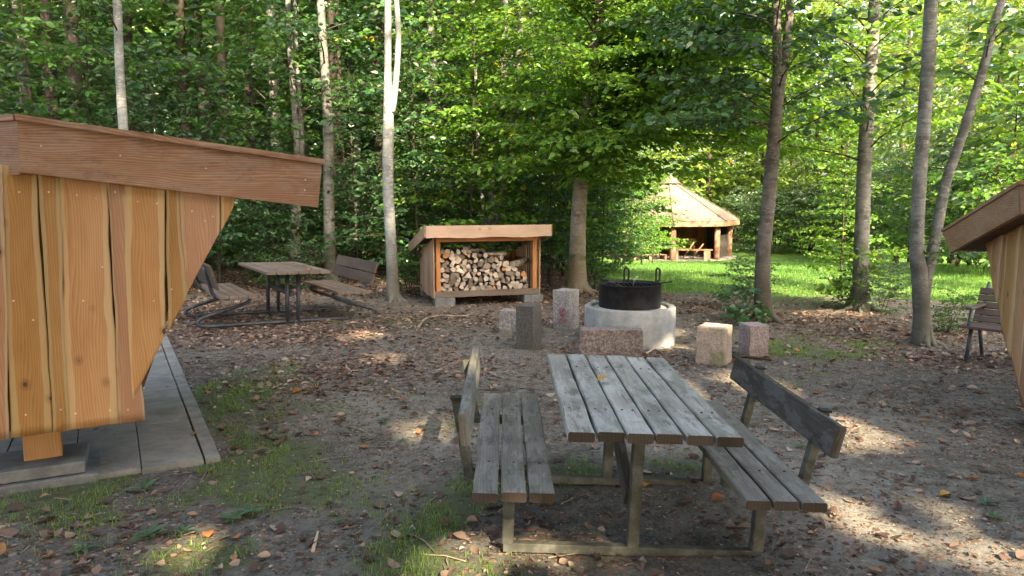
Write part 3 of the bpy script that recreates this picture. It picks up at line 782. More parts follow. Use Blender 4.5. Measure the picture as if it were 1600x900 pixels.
def shelter_left():
    Yc = 4.10
    Cn = at_y(28, 188, Yc)
    ang = R(30); u = np.array([math.cos(ang), math.sin(ang), 0]); nin = np.array([-math.sin(ang), math.cos(ang), 0])
    zero = np.array([Cn[0], Cn[1], 0.])
    P = lambda px, py, off=0.0: on_plane(px, py, zero+nin*off, nin)
    base = np.array([Cn[0], Cn[1], 0.])
    root = thing('sleeping_shelter', 'low sleeping shelter clad in fresh live-edge planks beside the concrete slabs', 'shelter', base)
    def tl(p): return np.asarray(p)-base
    tlc, trc, brc, blc = P(28, 188), P(503, 257), P(497, 324), P(30, 269)
    f = MB(); fascia_board(f, [tl(blc), tl(brc), tl(trc), tl(tlc)], nin*.03, u); f.build('fascia', M['fascia'], root)
    # second side of the roof edge, turning away past the corner
    ua = unit(np.array([-1, .30, 0])); na = np.array([.30, 1., 0])/np.linalg.norm([.3, 1])
    dz = np.array([0, 0, .012])
    A0, A1 = tl(tlc)-u*.001, tl(tlc)+ua*1.3-dz*2
    B0, B1 = tl(blc)-dz, tl(blc)+ua*1.3-dz*3
    f = MB(); fascia_board(f, [B1, B0, A0, A1], na*.03, -ua); f.build('fascia', M['fascia'], root)
    # capping strip and roof deck
    cap = MB(); h = .034
    t0, t1 = tl(tlc), tl(trc); o_ = -nin*.018
    cap.prism([t0+o_-u*.01, t1+o_+u*.015, t1+nin*.10+u*.015, t0+nin*.10-u*.01], (0, 0, h), 0, (t0, nin, u))
    oa = -na*.018
    cap.prism([A1+oa, t0+oa+ua*.012, t0+na*.10+ua*.012, A1+na*.10], (0, 0, h-.001), 0, (A1, na, ua))
    cap.build('roof_cap', M['fascia'], root)
    deck = MB()
    q0, q1 = t0-np.array([0, 0, .012]), t1-np.array([0, 0, .012])
    deck.prism([q0+nin*.031, q1+nin*.031, q1+nin*2.3, q0+nin*2.3-u*.6, A1+na*.031-np.array([0, 0, .012])], (0, 0, .010), 0, (q0, nin, u))
    deck.build('roof', M['larch_shade'], root)
    soff = MB(); b0, b1 = tl(blc)+np.array([0, 0, .012]), tl(brc)+np.array([0, 0, .012])
    soff.prism([b0+nin*.031, b1+nin*.031, b1+nin*.30, b0+nin*.30], (0, 0, .02), 0, (b0, nin, u)); soff.build('soffit', M['larch_shade'], root)
    # end wall
    off = .055
    U = lambda px, py: float(np.dot(P(px, py, off)-zero-nin*off, u))
    Zp = lambda px, py: float(P(px, py, off)[2])
    ztl, ztr = Zp(40, 262), Zp(367, 308); utl, utr = U(40, 262), U(367, 308)
    top = lambda uu: ztl+(ztr-ztl)*(uu-utl)/(utr-utl)
    zb0, zb1 = Zp(20, 684), Zp(225, 656); ub0, ub1 = U(20, 684), U(225, 656)
    zd0, zd1 = Zp(207, 622), Zp(367, 317); ud0, ud1 = U(207, 622), U(367, 317)
    flat = lambda uu: zb0+(zb1-zb0)*(uu-ub0)/(ub1-ub0)
    diag = lambda uu: zd0+(zd1-zd0)*(uu-ud0)/(ud1-ud0)
    # plank edges read off at the bottom (or diagonal) and the top: (px_bottom, py_bottom, px_top, py_top) for each side
    E = [((-70, 690), (-78, 262), (-26, 688), (-42, 262)), ((-22, 688), (-38, 262), (15, 684), (2, 262)), ((17, 684), (4, 262), (80, 675), (57, 266)),
         ((84, 674), (62, 267), (107, 671), (89.5, 270)), ((105.5, 671), (91, 270), (185, 661), (166, 280)),
         ((188, 661), (168, 281), (225, 656), (192, 284))]
    wall = MB(); pl = [(U(*a)-.005, U(*b)-.005, U(*c)+.005, U(*d)+.005) for a, b, c, d in E]
    live_wall(wall, tl(zero+nin*off), u, -nin, pl, flat, top, seed=2, amp=.015)
    E2 = [((199, 640), (194, 284), (258, 525), (257, 292)), ((262, 520), (260, 293), (290, 465), (274, 295)), ((292, 462), (276, 295), (343, 362), (343, 304)), ((345, 358), (345, 304), (364, 322), (366, 308))]
    pl2 = [(U(*a)-.005, U(*b)-.005, U(*c)+.005, U(*d)+.005) for a, b, c, d in E2]
    live_wall(wall, tl(zero+nin*(off-.012)), u, -nin, pl2, diag, top, seed=31, amp=.012)
    wall.build('plank_wall', M['larch'], root)
    bw = MB()
    for k in range(9):
        a_, b_ = -.45+k*.16, -.45+k*.16+.15
        bw.prism([tl(zero)+nin*(off+.034)+u*q+np.array([0, 0, z]) for q, z in ((a_, flat(a_)+.03), (b_, flat(b_)+.03), (b_, top(b_)-.01), (a_, top(a_)-.01))], nin*.012, 0, (tl(zero), u, (0, 0, 1)))
    # trim the shade-darkened underboards to the slanted edge
    keepf = []
    for i, v in enumerate(bw.v):
        uu = float(np.dot(v-tl(zero), u)); dd = ud0+(v[2]-zd0)/(zd1-zd0)*(ud1-ud0)
        lim = max(dd if v[2] > zd0 else ub1, 0)-.05
        if uu > lim: bw.v[i] = v-u*(uu-lim)
    bw.build('underboards', M['larch_shade'], root)
    # slanted front that follows the wall's sloping edge
    s0 = tl(zero+nin*(off+.03)+u*(ud0-.03))+np.array([0, 0, zd0]); s1 = tl(zero+nin*(off+.03)+u*(ud1-.03))+np.array([0, 0, zd1])
    fr = MB(); al = unit(s1-s0); Ls = np.linalg.norm(s1-s0)
    for k in range(12): fr.plank(s0+nin*(k*.165), al, nin, np.cross(al, nin), Ls, .158, .024, .004)
    fr.build('slanted_wall', M['larch'], root)
    back = MB(); wl = tl(zero+nin*(off+.03)-u*.45)
    for k in range(12): back.plank(wl+nin*(k*.165)+np.array([0, 0, zb0]), (0, 0, 1), nin, -u, ztl-zb0-.02, .16, .024, .004)
    back.build('side_wall', M['larch'], root)
    fl = MB(); fl.prism([tl(zero+nin*(off+.05)-u*.43)+np.array([0, 0, zb0+.06]), tl(zero+nin*(off+.05)+u*(ub1-.06))+np.array([0, 0, zb0+.06]), tl(zero+nin*2.0+u*(ub1-.06))+np.array([0, 0, zb0+.06]), tl(zero+nin*2.0-u*.43)+np.array([0, 0, zb0+.06])], (0, 0, .03)); fl.build('floor_deck', M['larch_shade'], root)
    # posts
    pz = at_z(68, 716, .115)
    for d in (0, 1.7):
        c = pz+nin*(.06+d)-u*.0
        m = MB(); m.box(*(tl(c)+np.array([0, 0, (zb0-.115)/2+.03])), .20, .13, zb0-.115+.06, .006, rz=ang); m.build('post', M['larch'], root)
    for (px, py) in ((64, 228), (188, 243), (322, 263), (477, 281), (476, 297)): screw(root, tl(P(px, py)), -nin)
    for (px, py) in ((160, 417), (118, 646), (172, 641), (333, 338), (268, 452), (225, 606), (21, 470), (30, 300), (40, 648), (76, 300), (95, 640), (120, 305), (150, 310), (180, 300), (215, 315), (245, 318), (240, 470), (300, 330), (320, 345), (200, 640), (130, 470), (52, 500)): screw(root, tl(P(px, py, off-.024)), -nin)
    return u, nin
SU, SN = shelter_left()

# concrete foot under the shelter's post
def foot():
    c = at_z(132, 721, .115)
    ang = R(27); u = np.array([math.cos(ang), math.sin(ang), 0]); v = np.array([-math.sin(ang), math.cos(ang), 0])
    o = c-u*1.5+np.array([0, 0, -.115])
    r = thing('concrete_block', 'pale concrete foundation block under the shelter post', 'concrete block', o+u*.75)
    off = -u*.75
    m = MB(); m.plank(off+np.array([0, 0, .045]), u, v, (0, 0, 1), 1.5, .42, .07, .006); m.build('block', M['block'], r)
    m = MB(); m.plank(off-v*.035+u*.06+np.array([0, 0, -.06]), u, v, (0, 0, 1), 1.51, .50, .10, .006); m.build('footing', M['block'], r)
foot()

# paving beside the shelter
def paving():
    c = at_z(345, 712, .03); e = at_z(271, 545, .03)
    d = unit(e-c); r = np.array([d[1], -d[0], 0])        # d runs away, r to the side
    m = MB(); rng = random.Random(3)
    for j in range(11):
        o = c+d*(j*.5)
        m.plank(o-r*.093-np.array([0, 0, .06+rng.uniform(0, .006)]), d, r, (0, 0, 1), .494, .09, .06, .005)
    for i, wd in enumerate((.36, .37, .40, .40, .40)):
        x0 = .10+sum((.36, .37, .40, .40, .40)[:i+1])
        for j in range(11):
            dz = rng.uniform(0, .009)
            if i >= 2 and j == 0: continue
            m.plank(c-r*x0+d*(j*.5+(.0 if i % 2 == 0 else .03))-np.array([0, 0, .055+dz]), d, r, (0, 0, 1), .495, wd-.005, .055, .004)
    o = m.build('paving', M['slab']); o['kind'] = 'structure'
paving()

def shelter_right():
    C0 = at_y(1594, 288, 5.0); E0 = at_y(1473, 363, 7.0)
    d = E0-C0; dh = unit(np.array([d[0], d[1], 0])); nin = np.array([dh[1], -dh[0], 0])
    base = np.array([C0[0], C0[1], 0.]); tl = lambda p: np.asarray(p)-base
    root = thing('sleeping_shelter', 'second plank shelter, only its sloping eave and curved plank edge in view', 'shelter', base)
    P = lambda px, py, off=0.0: on_plane(px, py, base+nin*off, nin)
    tlc, trc, brc, blc = P(1594, 288), P(1473, 363), P(1484, 395), P(1594, 334)
    f = MB(); fascia_board(f, [tl(blc), tl(brc), tl(trc), tl(tlc)], nin*.03, dh); f.build('fascia', M['fascia'], root)
    t0, t1 = tl(tlc), tl(trc)
    b0, b1 = tl(blc), tl(brc)
    # front edge toward the viewer
    f = MB(); fascia_board(f, [b0, b0+nin*1.9, t0+nin*1.9, t0], dh*.03, nin); f.build('fascia', M['shed_fascia'], root)
    cap = MB(); h = .026; z = np.array([0, 0, h])
    cap.prism([t0-nin*.012-dh*.012, t1-nin*.012+dh*.012, t1+nin*1.9+dh*.012, t0+nin*1.9-dh*.012], (0, 0, h), 0, (t0, nin, dh)); cap.build('roof', M['fascia'], root)
    so = MB(); k = np.array([0, 0, .02])
    so.prism([b0+k+nin*.031, b1+k+nin*.031, b1+k+nin*1.9, b0+k+nin*1.9], (0, 0, .015), 0, (b0, nin, dh)); so.build('soffit', M['larch_shade'], root)
    off = .17
    q = base+nin*off
    U = lambda px, py: float(np.dot(P(px, py, off)-q, dh)); Zp = lambda px, py: float(P(px, py, off)[2])
    # slanted edge curving down toward the near end
    knots = sorted([(U(x, y), Zp(x, y)) for x, y in ((1540, 378), (1553, 440), (1566, 505), (1580, 560), (1590, 600), (1600, 645))])
    ku, kz = [a for a, b in knots], [b for a, b in knots]
    bot = lambda uu: float(np.interp(uu, ku, kz)) if uu > ku[0] else max(.18, kz[0]+(uu-ku[0])*(kz[1]-kz[0])/(ku[1]-ku[0]))
    s0, s1 = b0[2]+.015, b1[2]+.015; Lh = np.linalg.norm((b1-b0)[:2])
    top = lambda uu: s0+(s1-s0)*uu/Lh
    wl = MB(); e = ku[-1]; edges = [e]
    for wd in (.22, .26, .10, .30, .24, .28, .2, .3):
        e -= wd; edges.append(e)
        if e < .12: break
    pl = [(b+.006, b+.006, a-.006, a-.006) for a, b in zip(edges[:-1], edges[1:])]
    live_wall(wl, tl(q), dh, -nin, pl, bot, top, seed=51, amp=.022)
    wl.build('plank_wall', M['larch'], root)
    bk = MB()
    for a, b in zip(edges[:-1], edges[1:]):
        bk.prism([tl(q)+nin*.035+dh*x+np.array([0, 0, zz]) for x, zz in ((b, bot(b)+.08), (a-.03, min(bot(a)+.05, top(a)-.01)), (a-.03, top(a)), (b, top(b)))], nin*.012, 0, (tl(q), dh, (0, 0, 1)))
    bk.build('underboards', M['larch_shade'], root)
    po = MB(); pp = tl(q)+nin*.35+dh*.35; po.box(pp[0], pp[1], .3, .14, .14, .6, rz=0); po.build('post', M['larch'], root)
    # far sloping side, built of planks across
    sl = MB(); a0 = tl(q)+nin*.05+dh*(ku[-1]-.03)+np.array([0, 0, top(ku[-1])-.02]); a1 = tl(q)+nin*.05+dh*(ku[0])+np.array([0, 0, .2])
    al = unit(a1-a0)
    for k in range(9): sl.plank(a0+nin*(k*.165), al, nin, np.cross(al, nin), np.linalg.norm(a1-a0), .158, .022)
    sl.build('slanted_wall', M['larch'], root)
    for s in (.25, .8): screw(root, tl(P(1594, 310))+dh*s*2-np.array([0, 0, (s0-s1)*s*2/Lh]), -nin)
shelter_right()

# ------------------------------------------------------------------ firewood shed
def woodshed():
    th = R(17); u = np.array([math.cos(th), math.sin(th), 0]); v = np.array([-math.sin(th), math.cos(th), 0])
    o = G(680, 479); o[2] = T(o[0], o[1])
    root = thing('wood_shed', 'small open fronted log store with pale larch fascia and slatted sides', 'wood shed', o, th)
    W, D = 1.74, 1.30
    X, Y, Z = np.eye(3); rng = random.Random(12)
    zf = lambda px, py: float(on_plane(px, py, o, v)[2]-o[2])
    zbase, zplinth, ztop, zfb = .135, .235, zf(700, 352), zf(700, 371)
    back_drop = .36
    for x in (0.10, W-.16):
        for y in (.0, D-.15):
            m = MB(); m.box(x+.06, y+.08, .055, .32, .2, .15, .008); m.build('foundation_block', M['block'], root)
    m = MB(); m.plank((0, 0, zbase), X, Y, Z, W, .028, zplinth-zbase, .004); m.build('plinth_board', M['brown_wood'], root)
    m = MB(); m.box(W/2, D/2, zbase+.05, W-.06, D-.06, .06); m.build('floor', M['larch_shade'], root)
    zr = lambda y: zfb+.02-back_drop*(y+.12)/(D+.25)           # roof underside
    for x in (.035, W-.095):
        m = MB(); m.box(x+.03, .06, (zbase+zr(.06))/2, .07, .06, zr(.06)-zbase-.01, .004); m.build('post', M['shed_post'], root)
        m = MB(); m.box(x+.03, D-.06, (zbase+zr(D))/2, .07, .06, zr(D)-zbase-.01, .004); m.build('post', M['shed_post'], root)
    m = MB(); m.plank((0.02, .0, zfb-.075), X, Y, Z, W-.04, .03, .085, .004); m.build('lintel', M['shed_post'], root)
    # side walls of upright slats with gaps
    for s, x in ((0, -.024), (1, W)):
        m = MB(); y = .0
        while y < D-.05:
            wd = rng.uniform(.06, .10); m.plank((x, y, zbase+rng.uniform(-.02, .01)), Z, Y, X*1.0, zr(y+wd)-zbase+.02, min(wd, D-y), .022, .004); y += wd+rng.uniform(.022, .045)
        m.build('side_wall', M['shed_wood'], root)
        r_ = MB(); r_.plank((x+(.024 if s == 0 else -.04), .06, .62), Y, X, Z, D-.1, .04, .06); r_.build('side_rail', M['shed_wood'], root)
    m = MB(); x = 0.0
    while x < W-.04:
        wd = rng.uniform(.08, .15); gap = rng.uniform(.012, .03)
        if .92 < x < 1.04: gap = .10
        if 1.20 < x < 1.34: gap = .07
        zt = zr(D)-.05 if rng.random() < .8 else zr(D)-.14
        m.plank((x, D, zbase), Z, X, Y, zt-zbase, min(wd, W-x), .022, .004); x += wd+gap
    m.build('back_wall', M['shed_post'], root)
    m = MB(); m.plank((0.03, D-.05, zr(D)-.22), X, Y, Z, W-.06, .04, .09); m.build('back_rail', M['shed_post'], root)
    # roof: deck, front and side fascias
    x0, x1, y0, y1 = -.16, W+.15, -.13, D+.14
    zz = lambda y: ztop-.018-back_drop*(y-y0)/(y1-y0)
    m = MB(); m.prism([(x0, y0, zz(y0)), (x1, y0, zz(y0)), (x1, y1, zz(y1)), (x0, y1, zz(y1))], (0, 0, .016), 0, ((x0, y0, 0), Y, X)); m.build('roof', M['brown_wood'], root)
    m = MB(); n = 16; lo = [(x0+(x1-x0)*i/n, y0-.026, zfb+.008*math.sin(i*.9)+.004*math.sin(i*2.7)) for i in range(n+1)]
    m.prism(lo+[(x1, y0-.026, ztop), (x0, y0-.026, ztop)], (0, .024, 0), 0, ((x0, 0, 0), Z, X)); m.build('fascia', M['shed_fascia'], root)
    for x in (x0-.024, x1):
        m = MB(); m.prism([(x, y0, zfb+.01), (x, y1, zfb+.01-back_drop), (x, y1, ztop-back_drop), (x, y0, ztop-.002)], (.024, 0, 0), 0, ((x, y0, 0), Z, Y)); m.build('fascia', M['shed_wood'], root)
    # --- firewood, each split log a thing
    protos = []
    for k in range(12):
        g = random.Random(100+k); kind = k % 4
        if k == 0: pts = [(math.cos(a)*g.uniform(.85, 1.1), math.sin(a)*g.uniform(.85, 1.1)) for a in np.linspace(0, 6.28, 11)[:-1]]
        elif kind == 0: pts = [(-1.05, -.62), (.1, -.75), (1.1, -.5), (.55, .3), (.0, .95), (-.5, .25)]
        elif kind == 1: pts = [(-.2, -.8)]+[(math.cos(a)*1.15-.25, math.sin(a)*1.15-.2) for a in np.linspace(-.5, 1.75, 7)]+[(-.85, .1)]
        elif kind == 2: pts = [(math.cos(a)*1.05, math.sin(a)*1.05-.3) for a in np.linspace(-.1, 3.25, 9)]
        else: pts = [(-.95, -.5), (.2, -.85), (1.0, -.1), (.5, .8), (-.6, .65)]
        pts = [(x*g.uniform(.85, 1.15)*.052, y*g.uniform(.85, 1.15)*.052) for x, y in pts]
        n = len(pts); L = .36
        me = MB()
        for yy, s in ((0, .96), (.012, 1), (.18, 1.02), (L-.012, 1), (L, .96)):
            for x, z in pts: me.v.append((x*s, yy, z*s))
        me.face([i for i in range(n)], None, None, 0)
        for r_ in range(4):
            for i in range(n):
                j = (i+1) % n
                me.face([r_*n+j, r_*n+i, (r_+1)*n+i, (r_+1)*n+j], None, None, 1 if r_ in (1, 2) else 0)
        me.face([4*n+i for i in range(n-1, -1, -1)], None, None, 0)
        ob = me.build('firewood_log', [M['log_end'], M['log_bark']]); protos.append(ob.data); bpy.data.objects.remove(ob)
    def log(k, x, y, z, roll, label, grp, yaw=0, pitch=0, sc=1, ly=1):
        ob = bpy.data.objects.new('firewood_log', protos[k]); COL.objects.link(ob)
        wpos = o+u*x+v*y+np.array([0, 0, z])
        ob.location = wpos; ob.rotation_euler = (Matrix.Rotation(th+yaw, 3, 'Z') @ Matrix.Rotation(pitch, 3, 'X') @ Matrix.Rotation(roll, 3, 'Y')).to_euler()
        ob.scale = (sc, ly, sc)
        return tag(ob, label, 'firewood', grp)
    prof = lambda x: float(np.interp(x, [0, .5, .8, 1.0, 1.3, 1.62], [.90, .87, .80, .73, .62, .44]))
    zfl = zbase+.085
    grp = 'split logs stacked in the wood shed'
    row = 0; z = zfl+.035
    while z < 1.1:
        x = .15+(row % 2)*.045+rng.uniform(-.01, .01)
        while x < W-.13:
            if z < prof(x):
                sc = rng.uniform(.72, 1.25)
                log(rng.randrange(12), x, .10+rng.uniform(-.02, .05), z+rng.uniform(-.02, .02), rng.uniform(0, 6.28), 'pale split firewood log among the stacked pile in the wood shed', grp, rng.uniform(-.06, .06), 0, sc)
            x += rng.uniform(.076, .112)
        z += .074; row += 1
    row = 0; z = .76
    while z < .98:
        x = .16+(row % 2)*.04
        while x < .98-row*.05:
            if z < zr(.6)-.05:
                log(rng.randrange(12), x, .50+rng.uniform(-.03, .05), z, rng.uniform(0, 6.28), 'split log in the higher second row at the back of the wood shed', 'split logs of the back row in the wood shed', rng.uniform(-.05, .05))
            x += rng.uniform(.08, .1)
        z += .075; row += 1
    for (x, z, yaw, roll, sc, lab) in ((.98, .80, -1.45, .3, .85, 'long pale log lying crosswise on top of the firewood pile'), (1.44, .62, -.95, .9, 1.25, 'thick orange-faced log resting aslant on the right slope of the pile'), (1.26, .74, .5, 2.2, 1.0, 'grey barked log leaning on the far slope of the firewood pile'), (.66, .88, -.35, 1.2, 1.15, 'dark barked log leaning against the back row of firewood')):
        log(3, x-.12, .14, z, roll, lab, None, yaw, .1 if yaw > -1 else 0, sc)
woodshed()

# ------------------------------------------------------------------ fire ring
def fire_place():
    f = G(983, 548); c = f+np.array([f[0]/f[1]*.53, .535, 0]); c[2] = T(c[0], c[1])
    Rr = .535
    r = thing('concrete_ring', 'round pale concrete well ring filled with gravel', 'fire ring', c)
    hgt = .435
    m = MB(); m.lathe([(Rr, -.05), (Rr, hgt-.012), (Rr-.012, hgt), (Rr-.075, hgt), (Rr-.085, hgt-.012), (Rr-.085, .2)], 64); m.build('ring', M['concrete'], r)
    m = MB(); rr = random.Random(1)
    m.lathe([(Rr-.084, hgt-.045), (.42, hgt-.02), (.38, hgt-.01), (.2, hgt-.02), (.001, hgt-.02)], 48); m.build('gravel_fill', M['gravel'], r)
    b = c+np.array([-.005, 0, hgt-.012])
    d = thing('fire_bowl', 'black steel fire drum with looped grate handles standing on the concrete ring', 'fire drum', b)
    Rd, hd = .365, .275
    m = MB(); m.lathe([(Rd, 0), (Rd, hd-.01), (Rd+.008, hd-.004), (Rd+.006, hd), (Rd-.006, hd), (Rd-.010, hd-.01), (Rd-.010, .06), (.001, .05)], 64); m.build('drum', M['black_steel'], d)
    m = MB(); m.lathe([(Rd-.015, hd-.035), (Rd-.015, hd-.022), (Rd-.04, hd-.022), (Rd-.04, hd-.035)], 40)
    for k in range(13):
        x = -.32+k*.0533; y = math.sqrt(max(0, (Rd-.03)**2-x*x)); m.tube([(x, -y, hd-.028), (x, 0, hd-.028), (x, y, hd-.028)], .004, 5)
    m.build('grate', M['black_steel'], d)
    for (x, y, wd) in ((-.065, .02, .05), (.305, -.02, .042)):
        hp = smooth_path([(x, y, hd-.03), (x-.002, y, hd+.09), (x, y, hd+.16), (x+wd*.4, y, hd+.178), (x+wd, y, hd+.15), (x+wd, y, hd+.06), (x+wd*.6, y, hd+.03), (x+wd*.1, y, hd+.035)], 36)
        m = MB(); m.tube(hp, .011, 8); m.build('grate_handle', M['black_steel'], d)
    m = MB(); m.tube(smooth_path([(.02, -.10, hd-.02), (.035, -.12, hd+.05), (.055, -.12, hd+.085), (.075, -.12, hd+.09)], 16), .007, 8); m.build('poker', M['bright_steel'], d)
    m = MB(); m.beam((-.34, -.14, hd+.045), (-.14, -.28, hd-.0), .035, .012); m.box(-.31, -.15, hd+.052, .07, .04, .016, rz=R(-30)); m.build('side_arm', M['black_steel'], d)
    m = MB(); m.beam((.33, -.08, hd+.008), (.45, -.13, hd+.03), .03, .012); m.box(.455, -.13, hd+.032, .03, .03, .016); m.build('side_arm', M['black_steel'], d)
fire_place()

# ------------------------------------------------------------------ stones
def rough_block(name, label, px, py, w, d, h, rot, mat, seed, rough=.012, taper=.0, tilt=0):
    """px,py: front foot in the picture"""
    c = G(px, py); dirc = unit(np.array([c[0], c[1], 0])); c = c+dirc*(max(w, d)*.5); c[2] = T(c[0], c[1])
    bm = bmesh.new(); bmesh.ops.create_cube(bm, size=1)
    bmesh.ops.bevel(bm, geom=bm.edges[:], offset=.022, segments=1, affect='EDGES')
    bmesh.ops.subdivide_edges(bm, edges=bm.edges[:], cuts=9, use_grid_fill=True)
    rs = random.Random(seed); ox = rs.uniform(0, 50)
    from mathutils import noise as mn
    for v in bm.verts:
        p = v.co.copy(); q = Vector((p.x*w, p.y*d, p.z*h))
        n = Vector((p.x, p.y, p.z*.7)).normalized()
        a = mn.noise(q*9+Vector((ox, 0, 0)))*rough*.8+mn.noise(q*26+Vector((ox, 3, 0)))*rough*.5+mn.noise(q*60+Vector((ox, 3, 0)))*rough*.35
        k = 1-taper*(p.z+.5)
        v.co = Vector((q.x*k, q.y*k, q.z))+n*a+Vector((0, 0, h*.5-.02))
    me = bpy.data.meshes.new(name); bm.to_mesh(me); bm.free(); me.materials.append(mat)
    me.polygons.foreach_set('use_smooth', [False]*len(me.polygons))
    ob = bpy.data.objects.new(name, me); COL.objects.link(ob); ob.location = c; ob.rotation_euler = (tilt, 0, rot)
    return tag(ob, label, 'stone seat')
rough_block('granite_post', 'tall dark grey granite post in front of a shorter stone', 826, 547, .225, .225, .52, R(-28), M['granite_dark'], 1, .008, .03)
sb = rough_block('granite_post', 'grey granite post with faded red numerals painted down one face', 884, 516, .25, .25, .535, R(-36), M['granite_grey'], 2, .010)
rough_block('granite_block', 'short rough grey stone half hidden by the dark granite post', 801, 522, .30, .22, .31, R(-14), M['granite_grey'], 3, .014)
rough_block('granite_block', 'long low red brown granite block beside the concrete ring', 954, 566, .665, .17, .315, R(-6), M['granite_red'], 4, .014)
rough_block('granite_block', 'stout warm beige stone block with a mossy face', 1115, 571, .30, .29, .41, R(-32), M['granite_moss'], 5, .012, .04)
rough_block('granite_block', 'slim pinkish stone block next to the mossy beige stone', 1176, 560, .225, .24, .375, R(12), M['granite_pink'], 6, .010)
def painted_number():
    cu = bpy.data.curves.new('painted_number', 'FONT'); cu.body = '249'; cu.size = .135; cu.extrude = .0015; cu.align_x = 'CENTER'; cu.offset = .0005
    t = bpy.data.objects.new('painted_number', cu); COL.objects.link(t)
    bpy.context.view_layer.update()
    me = bpy.data.meshes.new_from_object(t.evaluated_get(bpy.context.evaluated_depsgraph_get()))
    bpy.data.objects.remove(t)
    me.materials.clear(); me.materials.append(M['paint_mark'])
    o = bpy.data.objects.new('painted_number', me); COL.objects.link(o); o.parent = sb
    # stands upright on the face, turned so that it reads downwards
    o.rotation_euler = (Matrix.Rotation(0, 3, 'Z') @ Matrix.Rotation(R(90), 3, 'X') @ Matrix.Rotation(R(90), 3, 'Z')).to_euler()
    o.location = (.075, -.1305, .19)
painted_number()

# ------------------------------------------------------------------ bench by the second shelter
def park_bench():
    a = G(1505, 564)
    ax = unit(np.array([.66, -.75, 0]))
    rz = math.atan2(ax[1], ax[0])
    p = thing('park_bench', 'brown slatted garden bench with armrest on grey tube legs', 'bench', a, rz)
    X, Y, Z = np.eye(3); L = 1.0
    m = MB()
    for k in range(4): m.plank((-.06, -.05+k*.098, .355), X, Y, Z, L, .090, .028)
    m.build('seat', M['bench_wood'], p)
    m = MB(); t = R(27)
    ax2 = np.array([0, math.sin(t), math.cos(t)]); n2 = np.array([0, math.cos(t), -math.sin(t)])
    for k in range(5): m.plank(np.array([-.03, .33, .385])+ax2*(k*.080), X, ax2, -n2, L-.04, .070, .024)
    m.build('backrest', M['bench_wood'], p)
    for x in (0.03, L-.16):
        q = MB(); q.tube([(x, -.02, 0), (x+.005, .02, .2), (x+.01, .04, .36)], .020, 8); q.build('leg', M['blue_steel'], p)
        q = MB(); q.tube([(x+.03, .40, 0), (x+.02, .34, .2), (x+.01, .30, .36)], .020, 8); q.build('leg', M['blue_steel'], p)
        q = MB(); q.tube([(x, -.03, .36), (x, .0, .45), (x, .03, .545)], .016, 8); q.build('arm_support', M['blue_steel'], p)
        q = MB(); q.plank((x-.035, -.05, .55), Y, X, Z, .46, .065, .03, .008); q.build('armrest', M['bench_wood'], p)
        q = MB(); q.tube([(x, .32, .36), (x, .375, .45), (x, .55, .80)], .016, 8); q.build('back_support', M['blue_steel'], p)
park_bench()

